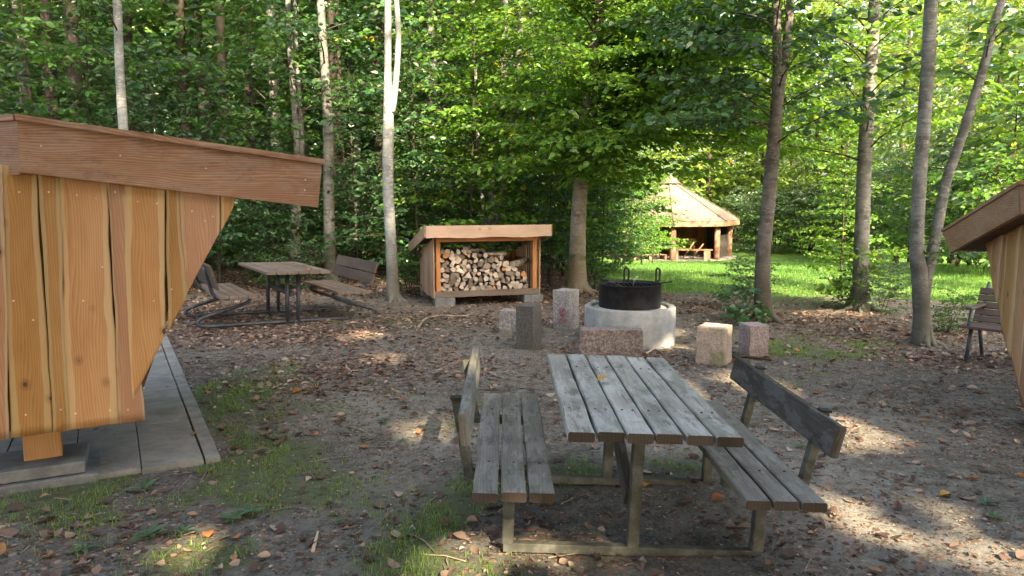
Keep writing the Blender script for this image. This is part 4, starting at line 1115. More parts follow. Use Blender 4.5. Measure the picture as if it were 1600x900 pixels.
# ------------------------------------------------------------------ pavilion on the lawn
def pavilion():
    Yp = 42.0; c = gx(1045, Yp); z0 = c[2] = float(at_y(1045, 399, Yp)[2])
    c[2] = z0
    s = Yp/F; PR = -math.atan2(c[0], c[1])
    root = thing('pavilion', 'open octagonal timber pavilion with shingled tent roof on the sunny lawn', 'pavilion', c, PR)
    A = [R(4+45*k) for k in range(8)]            # angle from the side facing the viewer, to the right
    V = lambda r, a, z: np.array([r*math.sin(a), -r*math.cos(a), z])
    Re, ze, zt = 107*s, 56*s, 112*s
    zb = ze-7.5*s
    rf = MB()
    for k in range(8):
        a, b = A[k], A[(k+1) % 8]
        p = [V(Re, a, ze), V(Re, b, ze), V(.30, b, zt), V(.30, a, zt)]
        i = len(rf.v); rf.v += p; w_ = np.linalg.norm(p[1]-p[0]); l_ = np.linalg.norm(.5*(p[2]+p[3])-.5*(p[0]+p[1]))
        rf.face([i, i+1, i+2, i+3], [(0, 0), (w_, 0), (w_/2+.1, l_), (w_/2-.1, l_)])
        rf.v += [V(Re-.02, a, ze-.05), V(Re-.02, b, ze-.05), V(.28, b, zt-.06), V(.28, a, zt-.06)]
        rf.face([i+7, i+6, i+5, i+4])
    for k in range(8): rf.beam(V(Re+.01, A[k], ze+.02), V(.30, A[k], zt+.03), .14, .035)
    R_ = rf.build('roof', M['shingle'], root)
    cu = MB()
    for k in range(8):
        a, b = A[k], A[(k+1) % 8]
        i = len(cu.v); cu.v += [V(.62, a, zt-.02), V(.62, b, zt-.02), V(.0, b, zt+.5)]; cu.face([i, i+1, i+2], [(0, 0), (.5, 0), (.25, .8)])
        i = len(cu.v); cu.v += [V(.34, a, zt-.30), V(.34, b, zt-.30), V(.34, b, zt), V(.34, a, zt)]; cu.face([i, i+1, i+2, i+3])
    cu.build('cupola', M['shingle'], R_)
    fa = MB()
    for k in range(8):
        a, b = A[k], A[(k+1) % 8]
        p, q = V(Re-.015, a, zb), V(Re-.015, b, zb); e = unit(q-p)
        fa.plank(p, e, np.array([0, 0, 1.]), np.cross(e, (0, 0, 1.))*-1, np.linalg.norm(q-p)-.004, ze-zb-.01, .04)
    fa.build('fascia', M['pink_wood'], root)
    Rp = 92*s
    for k in range(8):
        p = MB(); q = V(Rp, A[k], 0); p.tube([q+np.array([0, 0, -.4]), q+np.array([0, 0, .9]), q+np.array([0, 0, zb+.05])], [.17, .165, .16], 10); p.build('post', M['pink_wood'], root)
    fl = MB(); fl.prism([V(Re-.1, a, -.12) for a in A], (0, 0, .13)); fl.build('floor', M['slab'], root)
    for k in (1, 2, 3, 4, 5):                       # boarded bays: the side and the back
        a, b = V(Rp-.02, A[k], .02), V(Rp-.02, A[(k+1) % 8], .02); e = unit(b-a); L = np.linalg.norm(b-a)
        m = MB(); n = 15; hh = zb-.55 if k in (1,) else zb+.05
        nn = np.cross(e, (0, 0, 1.))
        for i in range(n): m.plank(a+e*(L*i/n)+nn*.0, (0, 0, 1), e, -nn, hh, L/n-.006, .03)
        m.build('boarded_wall', M['red_wood'] if k > 2 else M['dark_wood'], root)  # tree shade in the side bays' colour, bounce light in the back ones'
    # furniture under the roof
    g = lambda x, y: c+np.array([x*math.cos(PR)-y*math.sin(PR), x*math.sin(PR)+y*math.cos(PR), .012])
    tbl = thing('log_bench', 'pale plank bench on two log blocks at the front of the pavilion', 'bench', g(1.18, -2.75), PR)
    m = MB(); m.box(0, 0, .52, 2.25, .42, .07); m.build('seat', M['pink_wood'], tbl)
    for x in (-.82, .85): m = MB(); m.box(x, 0, .243, .34, .36, .48); m.build('block', M['pink_wood'], tbl)
    t = thing('picnic_table', 'red brown table standing against the inside wall of the pavilion', 'table', g(.95, -.4), PR)
    m = MB(); m.box(0, 0, .93, 1.15, .55, .16); m.build('tabletop', M['red_wood'], t)
    for x in (-.48, .48):
        m = MB(); m.beam((x*1.1, -.2, 0), (x*.9, 0, .88), .09, .07, up=(0, 1, 0)); m.build('leg', M['red_wood'], t)
    m = MB(); m.box(0, 0, .42, 1.0, .06, .08); m.build('stretcher', M['red_wood'], t)
    for (x, lab) in ((.75, 'pale pole leaning across the plank bench, nearer the post on the left'), (1.25, 'pale pole leaning across the plank bench, ending nearest its middle')):
        b = g(x, -2.35); m = MB(); q = np.array([0, 0, .0])
        m.tube([q, q+np.array([.32, .05, .42]), q+np.array([.64, .1, .88 if x < 1 else .80])], .035, 7); ob = m.build('pole', M['pink_wood'], None, b); tag(ob, 'pale pole leaning steeply behind the log bench' if x < 1 else 'pale pole leaning at a flatter angle behind the log bench', 'pole')
    ch = thing('plank_chair', 'red plank armchair at the open side of the pavilion', 'chair', g(-1.25, -2.0), R(25))
    m = MB(); m.box(0, .3, .75, .95, .06, .95); m.build('backrest', M['red_wood'], ch)
    m = MB(); m.box(0, 0, .38, .9, .6, .07); m.build('seat', M['red_wood'], ch)
    for x in (-.46, .46): m = MB(); m.box(x, .02, .42, .06, .62, .84); m.build('side_panel', M['red_wood'], ch)
    pa = thing('wooden_pallet', 'pale wooden pallet bench lying on the pavilion floor by the red chair', 'pallet', g(-1.05, -3.1), R(8))
    m = MB()
    for k in range(4): m.box(0, -.36+k*.24, .26, 1.9, .16, .03)
    m.build('deck', M['pink_wood'], pa)
    for x in (-.85, 0, .85): m = MB(); m.box(x, 0, .125, .12, .8, .24); m.build('block', M['pink_wood'], pa)
pavilion()

# ------------------------------------------------------------------ sunlight gaps cut into the unseen canopy behind the viewer
def sun_hit_z(C, z=0.0):
    k = (C[:, 2]-z)/SUNV[2]; return C-SUNV*k[:, None]
def sun_hit_y(C, Y):
    k = (C[:, 1]-Y)/SUNV[1]; return C-SUNV*k[:, None]
LIT = [(672, 668, .17, .22), (1000, 585, .24, .30), (1060, 615, .16, .3), (935, 590, .16, .22), (1300, 665, .22, .16), (1350, 690, .26, .16), (1325, 800, .14, .14), (1380, 835, .12, .08),
       (720, 880, .16, .12), (930, 870, .12, .1), (300, 850, .10, .10), (1070, 545, .22, .22), (1000, 520, .10, .2), (1200, 610, .2, .22), (1480, 800, .06, .08), (1050, 520, .1, .2), (840, 860, .10, .08),
       (560, 525, .2, .25), (1300, 490, .6, .25), (615, 440, .15, .3), (900, 430, .3, .5), (1560, 870, .14, .12), (600, 560, .14, .14), (1150, 590, .2, .14)]
LITC = [(at_z(a, b), c+.13, d+.18) for a, b, c, d in LIT]
def shade_keep(C):
    g = sun_hit_z(C); keep = np.ones(len(C), bool)
    for c, rx, ry in LITC:
        keep &= (((g[:, 0]-c[0])/rx)**2+((g[:, 1]-c[1])/ry)**2) > 1
    # the sun reaches the lawn beyond the clearing ...
    ed = 13.7-.25*np.clip(g[:, 0]-4, 0, 6)+1.0*np.sin(g[:, 0]*.7)+1.0*np.sin(g[:, 0]*1.9+1)
    keep &= ~((g[:, 1] > ed) & (g[:, 0] > 2.2))
    # ... and the upper part of the beech in the middle of the wood's edge
    h = sun_hit_y(C, 13.5)
    wob = .5*np.sin(h[:, 0]*2.1)+.4*np.sin(h[:, 2]*2.7+h[:, 0])
    keep &= ~((((h[:, 0]-1.5)/3.4)**2+((h[:, 2]-4.6)/2.2)**2 < 1+wob*.5))
    keep &= ~((h[:, 2] > 4.4+.8*wob) & (h[:, 0] > -.5))
    h = sun_hit_y(C, 12.1); keep &= ~(((h[:, 0]+2.0)**2+((h[:, 2]-3.35)/1.3)**2) < .14)
    return keep
def lawn_keep(C):
    g = sun_hit_z(C, -.5)
    return ~((C[:, 2] > 4.2) & (g[:, 1] > 13.5) & (g[:, 0] > 1.5)) | (np.sin(C[:, 0]*1.7+C[:, 2])*np.sin(C[:, 1]*1.3) > .55)
rngS = random.Random(77)
shade_spots = [(-7, -6), (-3.2, -9.5), (.8, -7), (4.2, -10), (7.5, -6.5), (10.5, -9), (-9, -12), (-5.5, -15), (-1, -14), (3, -16), (6.8, -14.5), (10.5, -14), (14, -11), (0.8, -21), (5, -22), (9, -20), (13.5, -18), (-5, -21), (8.2, -1.0), (11, -3.5)]
for i, (x, y) in enumerate(shade_spots):
    hgt = rngS.uniform(23, 27) if x < 3 else rngS.uniform(17, 20)
    b = np.array([x, y, T(x, y)])
    path = smooth_path([b, b+[rngS.uniform(-.3, .3), rngS.uniform(-.3, .3), hgt*.4], b+[rngS.uniform(-.8, .8), rngS.uniform(-.8, .8), hgt]], 12)
    rad = np.linspace(.20, .03, 12)
    root = thing('beech_tree', 'unseen tall beech, shaped to shade the clearing from the side the sun comes from', 'tree', b, 0, 'unseen shade beeches around the near side of the clearing')
    mb = MB(); mb.tube(path-b, rad, 8); mb.build('trunk', M['bark_grey'], root)
    g = np.random.default_rng(500+i)
    n = 2300 if x < 3 else 1700
    zz = g.uniform(.18, 1, n)*hgt
    rr = np.sqrt(g.uniform(0, 1, n))*3.1*np.sqrt(np.clip(1.15-zz/hgt, .05, 1))*1.25
    aa = g.uniform(0, 6.28, n)
    C = np.stack([x+rr*np.cos(aa), y+rr*np.sin(aa), b[2]+zz], 1)
    C = (C[:, None, :]+g.normal(0, .28, (n, 5, 3))*np.array([1, 1, .45])).reshape(-1, 3)
    k = shade_keep(C) & ~((C[:, 1] > -.5+0*C[:, 0]) & (C[:, 2] < 4.5))  # out-of-view crowns, leaves cut away where sun patches should fall
    C = C[k]
    D = unit(g.normal(0, 1, (len(C), 3))*np.array([1, 1, .3])); N = unit(g.normal(0, .55, (len(C), 3))+np.array([0, 0, 1.0]))
    L = g.uniform(.22, .40, len(C))
    V, Fq = leaf_geo(C-b, D, N, L, L*.7)
    big_mesh('crown', V, Fq, M['leaf'], root)

# ------------------------------------------------------------------ trees that stand in the picture
rng = random.Random(21)
LF = dict(tw_sp=.13, lf_sp=.044, lf=.118, tw=(.3, .9))
# pale trunk beside the wood shed: forks above head height into two stems
st, rd = pix_tree([(615, 470, 21), (611, 380, 19), (606, 280, 19), (607, 200, 20), (606, 110, 13), (606, 0, 12)], 15)
b2 = at_y(611, 150, st[0][1])+np.array([.06, -.03, 0]); st2 = smooth_path([at_y(612, 175, st[0][1]), b2, at_y(615, 60, st[0][1])+[.08, -.02, 0], at_y(619, -80, st[0][1]), at_y(640, -500, st[0][1])], 26)
tree('pale_tree', 'slender pale trunk forking high up, standing alone between far table and wood shed', 'tree', None, [(st, rd), (st2, np.linspace(.055, .035, 26))],
     [(0, dict(n=16, z0=6.2, z1=14, l0=1.2, l1=2.8)), (0, dict(n=7, z0=.9, z1=5.0, l0=.5, l1=1.1, az=(2.2, 4.2), el=(0, 25)))], M['bark_pale'], M['leaf'], rng, dict(tw_sp=.2, lf_sp=.06, lf=.09))
st, rd = pix_tree([(517, 446, 23), (515, 380, 20), (514, 300, 19), (513, 200, 19), (507, 100, 15), (501, 0, 14)], 15)
tree('grey_tree', 'straight grey trunk behind the far bench of the tube framed picnic table', 'tree', None, [(st, rd)],
     [(0, dict(n=44, z0=3.0, z1=13, l0=1.0, l1=2.6))], M['bark_grey'], M['leaf_deep'], rng, LF)
st, rd = pix_tree([(459, 436, 17), (459, 380, 14), (461, 300, 13), (464, 220, 12), (455, 100, 11), (450, 0, 10)], 14, Y=14.6)
st2 = st[:40].copy(); st2[:, 0] += np.linspace(.06, .16, len(st2)); rd2 = rd[:40]*.65
tree('grey_tree', 'thin double grey trunk behind the tube framed picnic table', 'tree', None, [(st, rd), (st2, rd2)],
     [(0, dict(n=46, z0=2.4, z1=12, l0=.9, l1=2.4))], M['bark_grey'], M['leaf'], rng, LF)
st, rd = pix_tree([(200, 460, 22), (197, 300, 20), (192, 190, 18), (187, 110, 17), (183, 0, 16)], 15, Y=12.8)
tree('grey_tree', 'pale grey trunk rising behind the roof edge of the plank shelter', 'tree', None, [(st, rd)],
     [(0, dict(n=30, z0=3.6, z1=13, l0=1.0, l1=2.8))], M['bark_pale'], M['leaf'], rng, LF)
st, rd = pix_tree([(901, 456, 34), (902, 400, 29), (905, 320, 26), (912, 240, 25), (922, 150, 24), (930, 60, 24), (936, 0, 23)], 15)
def keepT900(C): return C[:, 2] > 1.75+.0*C[:, 0]
tree('beech_tree', 'leaning warm grey beech with a broad low bright crown beside the wood shed', 'tree', None, [(st, rd)],
     [(0, dict(n=46, z0=1.9, z1=5.2, l0=1.6, l1=3.6, el=(5, 40), end=(-22, 8))), (0, dict(n=40, z0=2.1, z1=5.6, l0=1.0, l1=2.6, el=(0, 40), az=(-2.7, -.35), end=(-25, 5))), (0, dict(n=26, z0=2.4, z1=5.2, l0=2.6, l1=4.2, el=(10, 40), az=(-.8, .5), end=(-25, 0))), (0, dict(n=24, z0=1.95, z1=3.0, l0=.8, l1=1.9, el=(0, 30), az=(-2.5, -.6), end=(-32, -10))), (0, dict(n=18, z0=2.5, z1=4.4, l0=3.3, l1=4.9, el=(5, 28), az=(-.40, .30), end=(-30, -4))), (0, dict(n=40, z0=5.2, z1=13, l0=1.3, l1=3.3))], M['bark_warm'], M['leaf_fresh'], rng, LF, keep=keepT900)
st, rd = pix_tree([(770, 458, 20), (768, 350, 15), (775, 250, 13), (785, 150, 12), (790, 0, 11)], 13, Y=15.2)
st2 = smooth_path([st[0]+[.02, .1, .1], at_y(779, 340, 15.2), at_y(800, 200, 15.2), at_y(812, 60, 15.2), at_y(818, -100, 15.2)], 22)
st3 = smooth_path([st[0]+[-.02, .1, .1], at_y(757, 340, 15.2), at_y(748, 240, 15.2), at_y(741, 60, 15.2), at_y(738, -100, 15.2)], 22)
tree('beech_tree', 'bundle of slim grey stems rising right behind the wood shed roof', 'tree', None, [(st, rd), (st2, np.linspace(.085, .05, 22)), (st3, np.linspace(.05, .03, 22))],
     [(0, dict(n=50, z0=2.0, z1=11, l0=1.0, l1=2.6)), (1, dict(n=18, z0=2.6, z1=6, l0=1.0, l1=2.2))], M['bark_grey'], M['leaf_fresh'], rng, LF)
st, rd = pix_tree([(1194, 502, 31), (1191, 440, 27), (1193, 390, 26), (1202, 300, 25), (1209, 220, 24), (1214, 160, 22), (1215, 100, 18), (1213, 0, 15)], 12)
Y0 = st[0][1]
st2 = smooth_path([at_y(1214, 165, Y0), at_y(1222, 110, Y0), at_y(1230, 60, Y0), at_y(1235, 0, Y0), at_y(1240, -120, Y0), at_y(1260, -420, Y0)], 24)
tree('alder_tree', 'brown mottled trunk forking high, next to the slim pinkish stone', 'tree', None, [(st, rd), (st2, np.linspace(.075, .03, 24))],
     [(0, dict(n=12, z0=2.3, z1=4.2, l0=.9, l1=2.1, el=(15, 50))), (0, dict(n=12, z0=2.5, z1=4.2, l0=1.2, l1=2.1, el=(0, 30), az=(2.6, 3.8), end=(-20, 0))), (0, dict(n=34, z0=4.0, z1=11, l0=1.0, l1=2.8)), (1, dict(n=14, z0=3.8, z1=7, l0=1.0, l1=2.4)), (0, dict(n=6, z0=.1, z1=.45, l0=.4, l1=.8, el=(0, 30), az=(2.4, 4.2)))], M['bark_brown'], M['leaf_deep'], rng, LF, keep=lawn_keep)
st, rd = pix_tree([(1344, 484, 33), (1345, 420, 28), (1348, 330, 27), (1352, 230, 26), (1358, 150, 25), (1363, 70, 23), (1367, 0, 22)], 14)
tree('beech_tree', 'straight dark based beech rising out of leafy saplings at the lawn edge', 'tree', None, [(st, rd)],
     [(0, dict(n=20, z0=2.2, z1=4.6, l0=1.0, l1=2.4, el=(10, 50))), (0, dict(n=34, z0=4.6, z1=13, l0=1.2, l1=3.0)), (0, dict(n=7, z0=.25, z1=1.0, l0=.5, l1=.9, el=(0, 35)))], M['bark_grey'], M['leaf_fresh'], rng, LF, keep=lawn_keep)
st, rd = pix_tree([(1441, 538, 34), (1440, 490, 30), (1437, 430, 31), (1432, 390, 27), (1436, 300, 25), (1443, 200, 25), (1450, 100, 25), (1455, 0, 25)], 13)
Y0 = st[0][1]
st2 = smooth_path([at_y(1440, 478, Y0), at_y(1447, 432, Y0), at_y(1458, 392, Y0), at_y(1469, 330, Y0), at_y(1478, 285, Y0), at_y(1495, 235, Y0), at_y(1520, 160, Y0), at_y(1541, 90, Y0), at_y(1552, 40, Y0), at_y(1569, -10, Y0), at_y(1600, -120, Y0), at_y(1640, -400, Y0)], 50)
tree('beech_tree', 'twin stemmed grey beech, the slimmer stem swinging out near the garden bench', 'tree', None, [(st, rd), (st2, np.concatenate([np.linspace(.085, .062, 10), np.linspace(.06, .035, 40)]))],
     [(0, dict(n=26, z0=4.2, z1=12, l0=1.2, l1=2.8)), (1, dict(n=12, z0=2.6, z1=7, l0=.8, l1=2.0)), (0, dict(n=4, z0=.9, z1=1.3, l0=.5, l1=.9, el=(-5, 10), az=(-.6, .9)))], M['bark_grey'], M['leaf'], rng, LF, keep=lawn_keep)

# --- kinds that repeat: one of each is grown, then copied
def proto(name, label, cat, hgt, tr, limbspecs, barkm, leafm, lf, seed, nst=1, lean=.3):
    r = random.Random(seed); stems = []
    for k in range(nst):
        a = r.uniform(0, 6.28); s = lean*(1 if nst > 1 else .4)
        b = np.array([math.cos(a)*.05*(nst > 1), math.sin(a)*.05*(nst > 1), 0.])
        p = smooth_path([b, b+[math.cos(a)*s*.3, math.sin(a)*s*.3, hgt*.33], b+[math.cos(a+.5)*s*.7, math.sin(a+.5)*s*.7, hgt*.66], b+[math.cos(a)*s*1.2, math.sin(a)*s*1.2, hgt]], 16)
        stems.append((p, np.linspace(tr*(.8 if k else 1), tr*.12, 16)))
    specs = []
    for k in range(nst): specs += [(k, sp) for sp in limbspecs]
    return tree(name, label, cat, None, stems, specs, barkm, leafm, r, lf, nside=8)
cone = lambda t: 1.05-.75*t
LFm = dict(tw_sp=.15, lf_sp=.050, lf=.125, tw=(.35, .95))
LFf = dict(tw_sp=.32, lf_sp=.11, lf=.25, tw=(.5, 1.2))
P = {}
P['sap1'] = proto('beech_sapling', '', 'tree', 6.0, .045, [dict(n=62, z0=.5, z1=5.8, l0=1.0, l1=2.0, shape=cone, el=(5, 40))], M['bark_dark'], M['leaf'], LFm, 1)
P['sap2'] = proto('beech_sapling', '', 'tree', 5.2, .04, [dict(n=58, z0=.35, z1=5.0, l0=.9, l1=1.9, shape=cone, el=(5, 45))], M['bark_dark'], M['leaf_deep'], LFm, 2)
P['sap3'] = proto('beech_sapling', '', 'tree', 5.6, .04, [dict(n=56, z0=.6, z1=5.4, l0=1.0, l1=2.1, shape=cone, el=(0, 40))], M['bark_dark'], M['leaf_fresh'], LFm, 3)
P['bush1'] = proto('leafy_bush', '', 'bush', 2.4, .025, [dict(n=15, z0=.15, z1=2.3, l0=.7, l1=1.3, el=(10, 60))], M['bark_brown'], M['leaf_cold'], LFm, 4, nst=3, lean=.7)
P['bush2'] = proto('leafy_bush', '', 'bush', 2.2, .025, [dict(n=14, z0=.1, z1=2.1, l0=.6, l1=1.3, el=(10, 60))], M['bark_brown'], M['leaf'], LFm, 5, nst=3, lean=.8)
P['tall1'] = proto('forest_tree', '', 'tree', 19, .20, [dict(n=110, z0=4.5, z1=18.5, l0=1.6, l1=4.0, shape=lambda t: 1.05-.6*t, el=(5, 45))], M['bark_dark'], M['leaf'], LFf, 6)
P['tall2'] = proto('forest_tree', '', 'tree', 17, .17, [dict(n=110, z0=3.2, z1=16.5, l0=1.6, l1=3.8, shape=lambda t: 1.05-.6*t, el=(5, 45))], M['bark_grey'], M['leaf_deep'], LFf, 7)
P['pine'] = proto('forest_pine', '', 'tree', 20, .19, [dict(n=40, z0=9, z1=19.5, l0=1.2, l1=3.0, el=(-5, 30))], M['bark_dark'], M['leaf_deep'], LFf, 8)
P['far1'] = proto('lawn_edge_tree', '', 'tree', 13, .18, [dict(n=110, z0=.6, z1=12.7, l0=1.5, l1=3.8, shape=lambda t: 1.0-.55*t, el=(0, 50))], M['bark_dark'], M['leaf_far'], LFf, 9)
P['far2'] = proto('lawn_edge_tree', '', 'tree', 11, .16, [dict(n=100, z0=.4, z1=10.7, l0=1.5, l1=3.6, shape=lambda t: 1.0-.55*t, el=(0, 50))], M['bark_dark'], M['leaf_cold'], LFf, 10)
used = set()
def place(kind, px, Y, sc, label, group, xy=None, name=None):
    pr = P[kind]
    o = pr if kind not in used else clone(pr)
    used.add(kind)
    p = gx(px, Y) if xy is None else np.array([xy[0], xy[1], T(*xy)])
    o.location = (p[0], p[1], p[2]-.03); o.rotation_euler = (0, 0, rng.uniform(0, 6.28)); s = sc*rng.uniform(.92, 1.08); o.scale = (s, s, s)
    return tag(o, label, o['category'], group)
L1 = ('young leafy beech in the thicket at the edge of the dark wood', 'young beeches in the thicket along the wood edge')
for kind, px, Y, s in (('sap2', 345, 13.6, .9), ('sap1', 400, 15.5, 1.05), ('sap2', 428, 13.9, .62), ('sap2', 560, 15.2, .95), ('sap2', 655, 14.9, .95), ('sap1', 695, 16.3, 1.15),
                       ('sap3', 735, 14.7, 1.0), ('sap3', 820, 15.0, 1.05), ('sap2', 858, 14.4, .75), ('sap1', 880, 16.6, 1.15), ('sap2', 940, 15.2, .62), ('sap1', 962, 19.5, .72), ('sap2', 985, 24, .75), ('sap3', 1003, 25, .82), ('sap3', 1020, 29, .8), ('sap1', 975, 21.5, .8), ('sap1', 925, 17.0, .8), ('sap3', 905, 17.8, 1.0), ('sap1', 770, 18.0, 1.2), 
                       ('sap2', 20, 13.5, 1.05), ('sap1', 75, 15, 1.2), ('sap2', 150, 15.5, 1.1), ('sap2', 262, 14.2, .9), ('sap2', 225, 17, 1.0), ('sap1', -60, 12.5, 1.1)):
    place(kind, px, Y, s, *L1)
L6 = ('dark leafy shrub low in the shade between the forest trunks', 'shrubs in the shade of the wood')
P['shade'] = proto('shade_shrub', '', 'bush', 2.6, .03, [dict(n=20, z0=.1, z1=2.5, l0=.7, l1=1.5, el=(5, 50))], M['bark_dark'], M['leaf_deep'], LFm, 14, nst=3, lean=.8)
for px, Y, s in ((330, 17, .8), (385, 19, .9), (425, 18, .7), (490, 18.5, .8), (545, 17.5, .7), (585, 19, .9), (625, 16.5, .7), (660, 19, .9), (450, 22, 1.1), (530, 23, 1.2), (370, 23, 1.2), (600, 24, 1.2), (870, 19, .9), (835, 17, .8), (900, 22, 1.1), (700, 20, 1.0), (760, 20, 1.0), (260, 20, 1.1), (180, 18, 1.0), (100, 20, 1.1)):
    place('shade', px, Y, s, *L6)
L2 = ('tall forest tree with dark trunk deep in the shady wood', 'tall trees inside the dark wood')
for kind, px, Y, s in (('pine', 104, 16, .9), ('pine', 136, 17.5, 1.05), ('tall2', 60, 19, 1), ('pine', 360, 18, .8), ('tall1', 300, 21, 1), ('pine', 395, 21, .9), ('tall2', 440, 20, 1), ('pine', 532, 19.5, 1.1), ('tall1', 600, 21.5, 1.05),
                       ('tall2', 680, 20, 1), ('tall1', 745, 22, 1), ('tall2', 830, 21.5, 1), ('tall1', 900, 20.5, 1), ('tall2', 930, 22, .9), ('tall1', 925, 27, .85), ('tall1', 220, 26, 1.1), ('tall2', -20, 22, 1.1), ('tall1', 150, 30, 1.1),
                       ('tall2', 360, 28, 1.1), ('tall1', 480, 27, 1.1), ('tall2', 560, 31, 1.1), ('tall1', 700, 29, 1.1), ('tall2', 790, 31, 1.1), ('tall1', 880, 30, 1.1), ('pine', 330, 24, 1), ('pine', 20, 26, 1), ('tall1', -90, 17, 1)):
    place(kind, px, Y, s, *L2)
L3 = ('haze-tinted bluish green bush along the far side of the sunny lawn', 'bushes along the far side of the lawn')
for kind, px, Y, s in (('bush1', 1155, 46, 1.5), ('bush1', 1180, 48, 1.6), ('bush2', 1215, 45, 1.7), ('bush1', 1250, 45, 1.6), ('bush1', 1285, 43, 1.6), ('bush2', 1320, 40, 1.5), ('bush1', 1370, 37, 1.5), ('bush1', 1405, 33, 1.5), ('bush2', 1450, 28, 1.5), ('bush1', 1495, 22, 1.35), ('bush2', 1540, 19.5, 1.25), ('bush1', 1580, 17.5, 1.2), ('bush2', 1630, 15.5, 1.2),
                       ('bush1', 1230, 50, 2.0), ('bush1', 1300, 44, 2.0), ('bush2', 1350, 38, 2.0), ('bush1', 1430, 31, 2.0), ('bush1', 1520, 24, 1.8), ('bush1', 1600, 21, 1.7)):
    place(kind, px, Y, s, *L3)
L4 = ('tree with foliage down to the ground beyond the lawn and pavilion', 'trees beyond the lawn')
for kind, px, Y, s in (('far1', 1010, 54, 1.65), ('far1', 1060, 57, 1.58), ('far1', 1105, 54, 1.42), ('far2', 1150, 57, 1.50), ('far1', 1190, 54, 1.35), ('far2', 1235, 56, 1.42), ('far1', 1270, 48, 1.27), ('far2', 1310, 46, 1.35), ('far1', 1350, 43, 1.27), ('far2', 1400, 38, 1.35), ('far1', 1440, 34, 1.06), ('far2', 1490, 30, 1.12), ('far1', 1540, 26, 1.00), ('far2', 1590, 23, 1.06), ('far1', 1650, 20, 1.12), ('far2', 1700, 16, 1.00), ('far2', 985, 48, 1.50), ('far1', 950, 44, 1.50)):
    place(kind, px, Y, s, *L4)
L5 = ('slim young beech with bright leaves standing at the lawn edge', 'young beeches along the lawn edge')
for kind, px, Y, s in (('sap3', 1312, 13.4, .55), ('sap3', 1420, 26, 1.0), ('sap3', 1575, 17, 1.0), ('sap3', 1650, 12.5, 1.0)):
    place(kind, px, Y, s, *L5)
for kind, px, py, s, lab in (('bush1', 1168, 484, .36, 'small leafy shrub sprouting at the foot of the brown mottled trunk'), ('bush2', 1318, 482, .36, 'leafy shrub with pale green leaves at the foot of the straight beech'),
                             ('bush1', 1378, 490, .32, 'dark leafed shrub between the straight beech and the twin stemmed beech'), ('bush2', 965, 425, .75, 'loose bush between the leaning beech and the pavilion'), ('bush2', 1478, 520, .26, 'tiny sapling growing between the twin stemmed beech and the garden bench'),
                             ('bush1', 470, 452, .38, 'low green undergrowth behind the far picnic table'), ('bush2', 430, 452, .34, 'low leafy shrub seen under the far picnic table'), ('bush2', 640, 460, .40, 'small bush between pale trunk and wood shed'), ('bush2', 930, 452, .55, 'bush with sparse leaves right beside the leaning beech trunk')):
    p = G(px, py); place(kind, 0, 0, s, lab, None, xy=(p[0], p[1]))
# ------------------------------------------------------------------ the wood far behind, one mass
def far_wood():
    g = np.random.default_rng(5)
    n = 52000
    a = g.uniform(R(-62), R(62), n); rad = g.uniform(62, 80, n); lf = (np.arange(n) % 5 < 2) & (a < R(1)); rad = np.where(lf, g.uniform(33, 52, n), rad)
    h = 24*g.uniform(0, 1, n)*(.75+.35*vnoise(a*14, a*0, 3))
    C = np.stack([np.sin(a)*rad, np.cos(a)*rad, h-1.7], 1)
    clump = vnoise(a*40, h*.45, 8)
    C = C[clump > .2]
    n = len(C)
    D = unit(g.normal(0, 1, (n, 3))); N = unit(g.normal(0, .6, (n, 3))+np.array([0, -.5, .8])); L = g.uniform(.5, 1.0, n)
    V, Fq = leaf_geo(C, D, N, L, L*.8)
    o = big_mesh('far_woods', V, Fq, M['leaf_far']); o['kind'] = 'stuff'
    n = 26000; a = g.uniform(R(-60), R(2), n); rad = g.uniform(32, 48, n); h = 19*g.uniform(0, 1, n)
    C = np.stack([np.sin(a)*rad, np.cos(a)*rad, h-.6], 1); C = C[vnoise(a*60, h*.6, 18) > .17]; n = len(C)
    D = unit(g.normal(0, 1, (n, 3))); N = unit(g.normal(0, .6, (n, 3))+np.array([0, -.5, .8])); L = g.uniform(.4, .8, n)
    V, Fq = leaf_geo(C, D, N, L, L*.75)
    o = big_mesh('woods_shade_backdrop', V, Fq, M['leaf_deep']); o['kind'] = 'stuff'  # dark leaf mass added as backdrop for the forest's shaded gaps
far_wood()

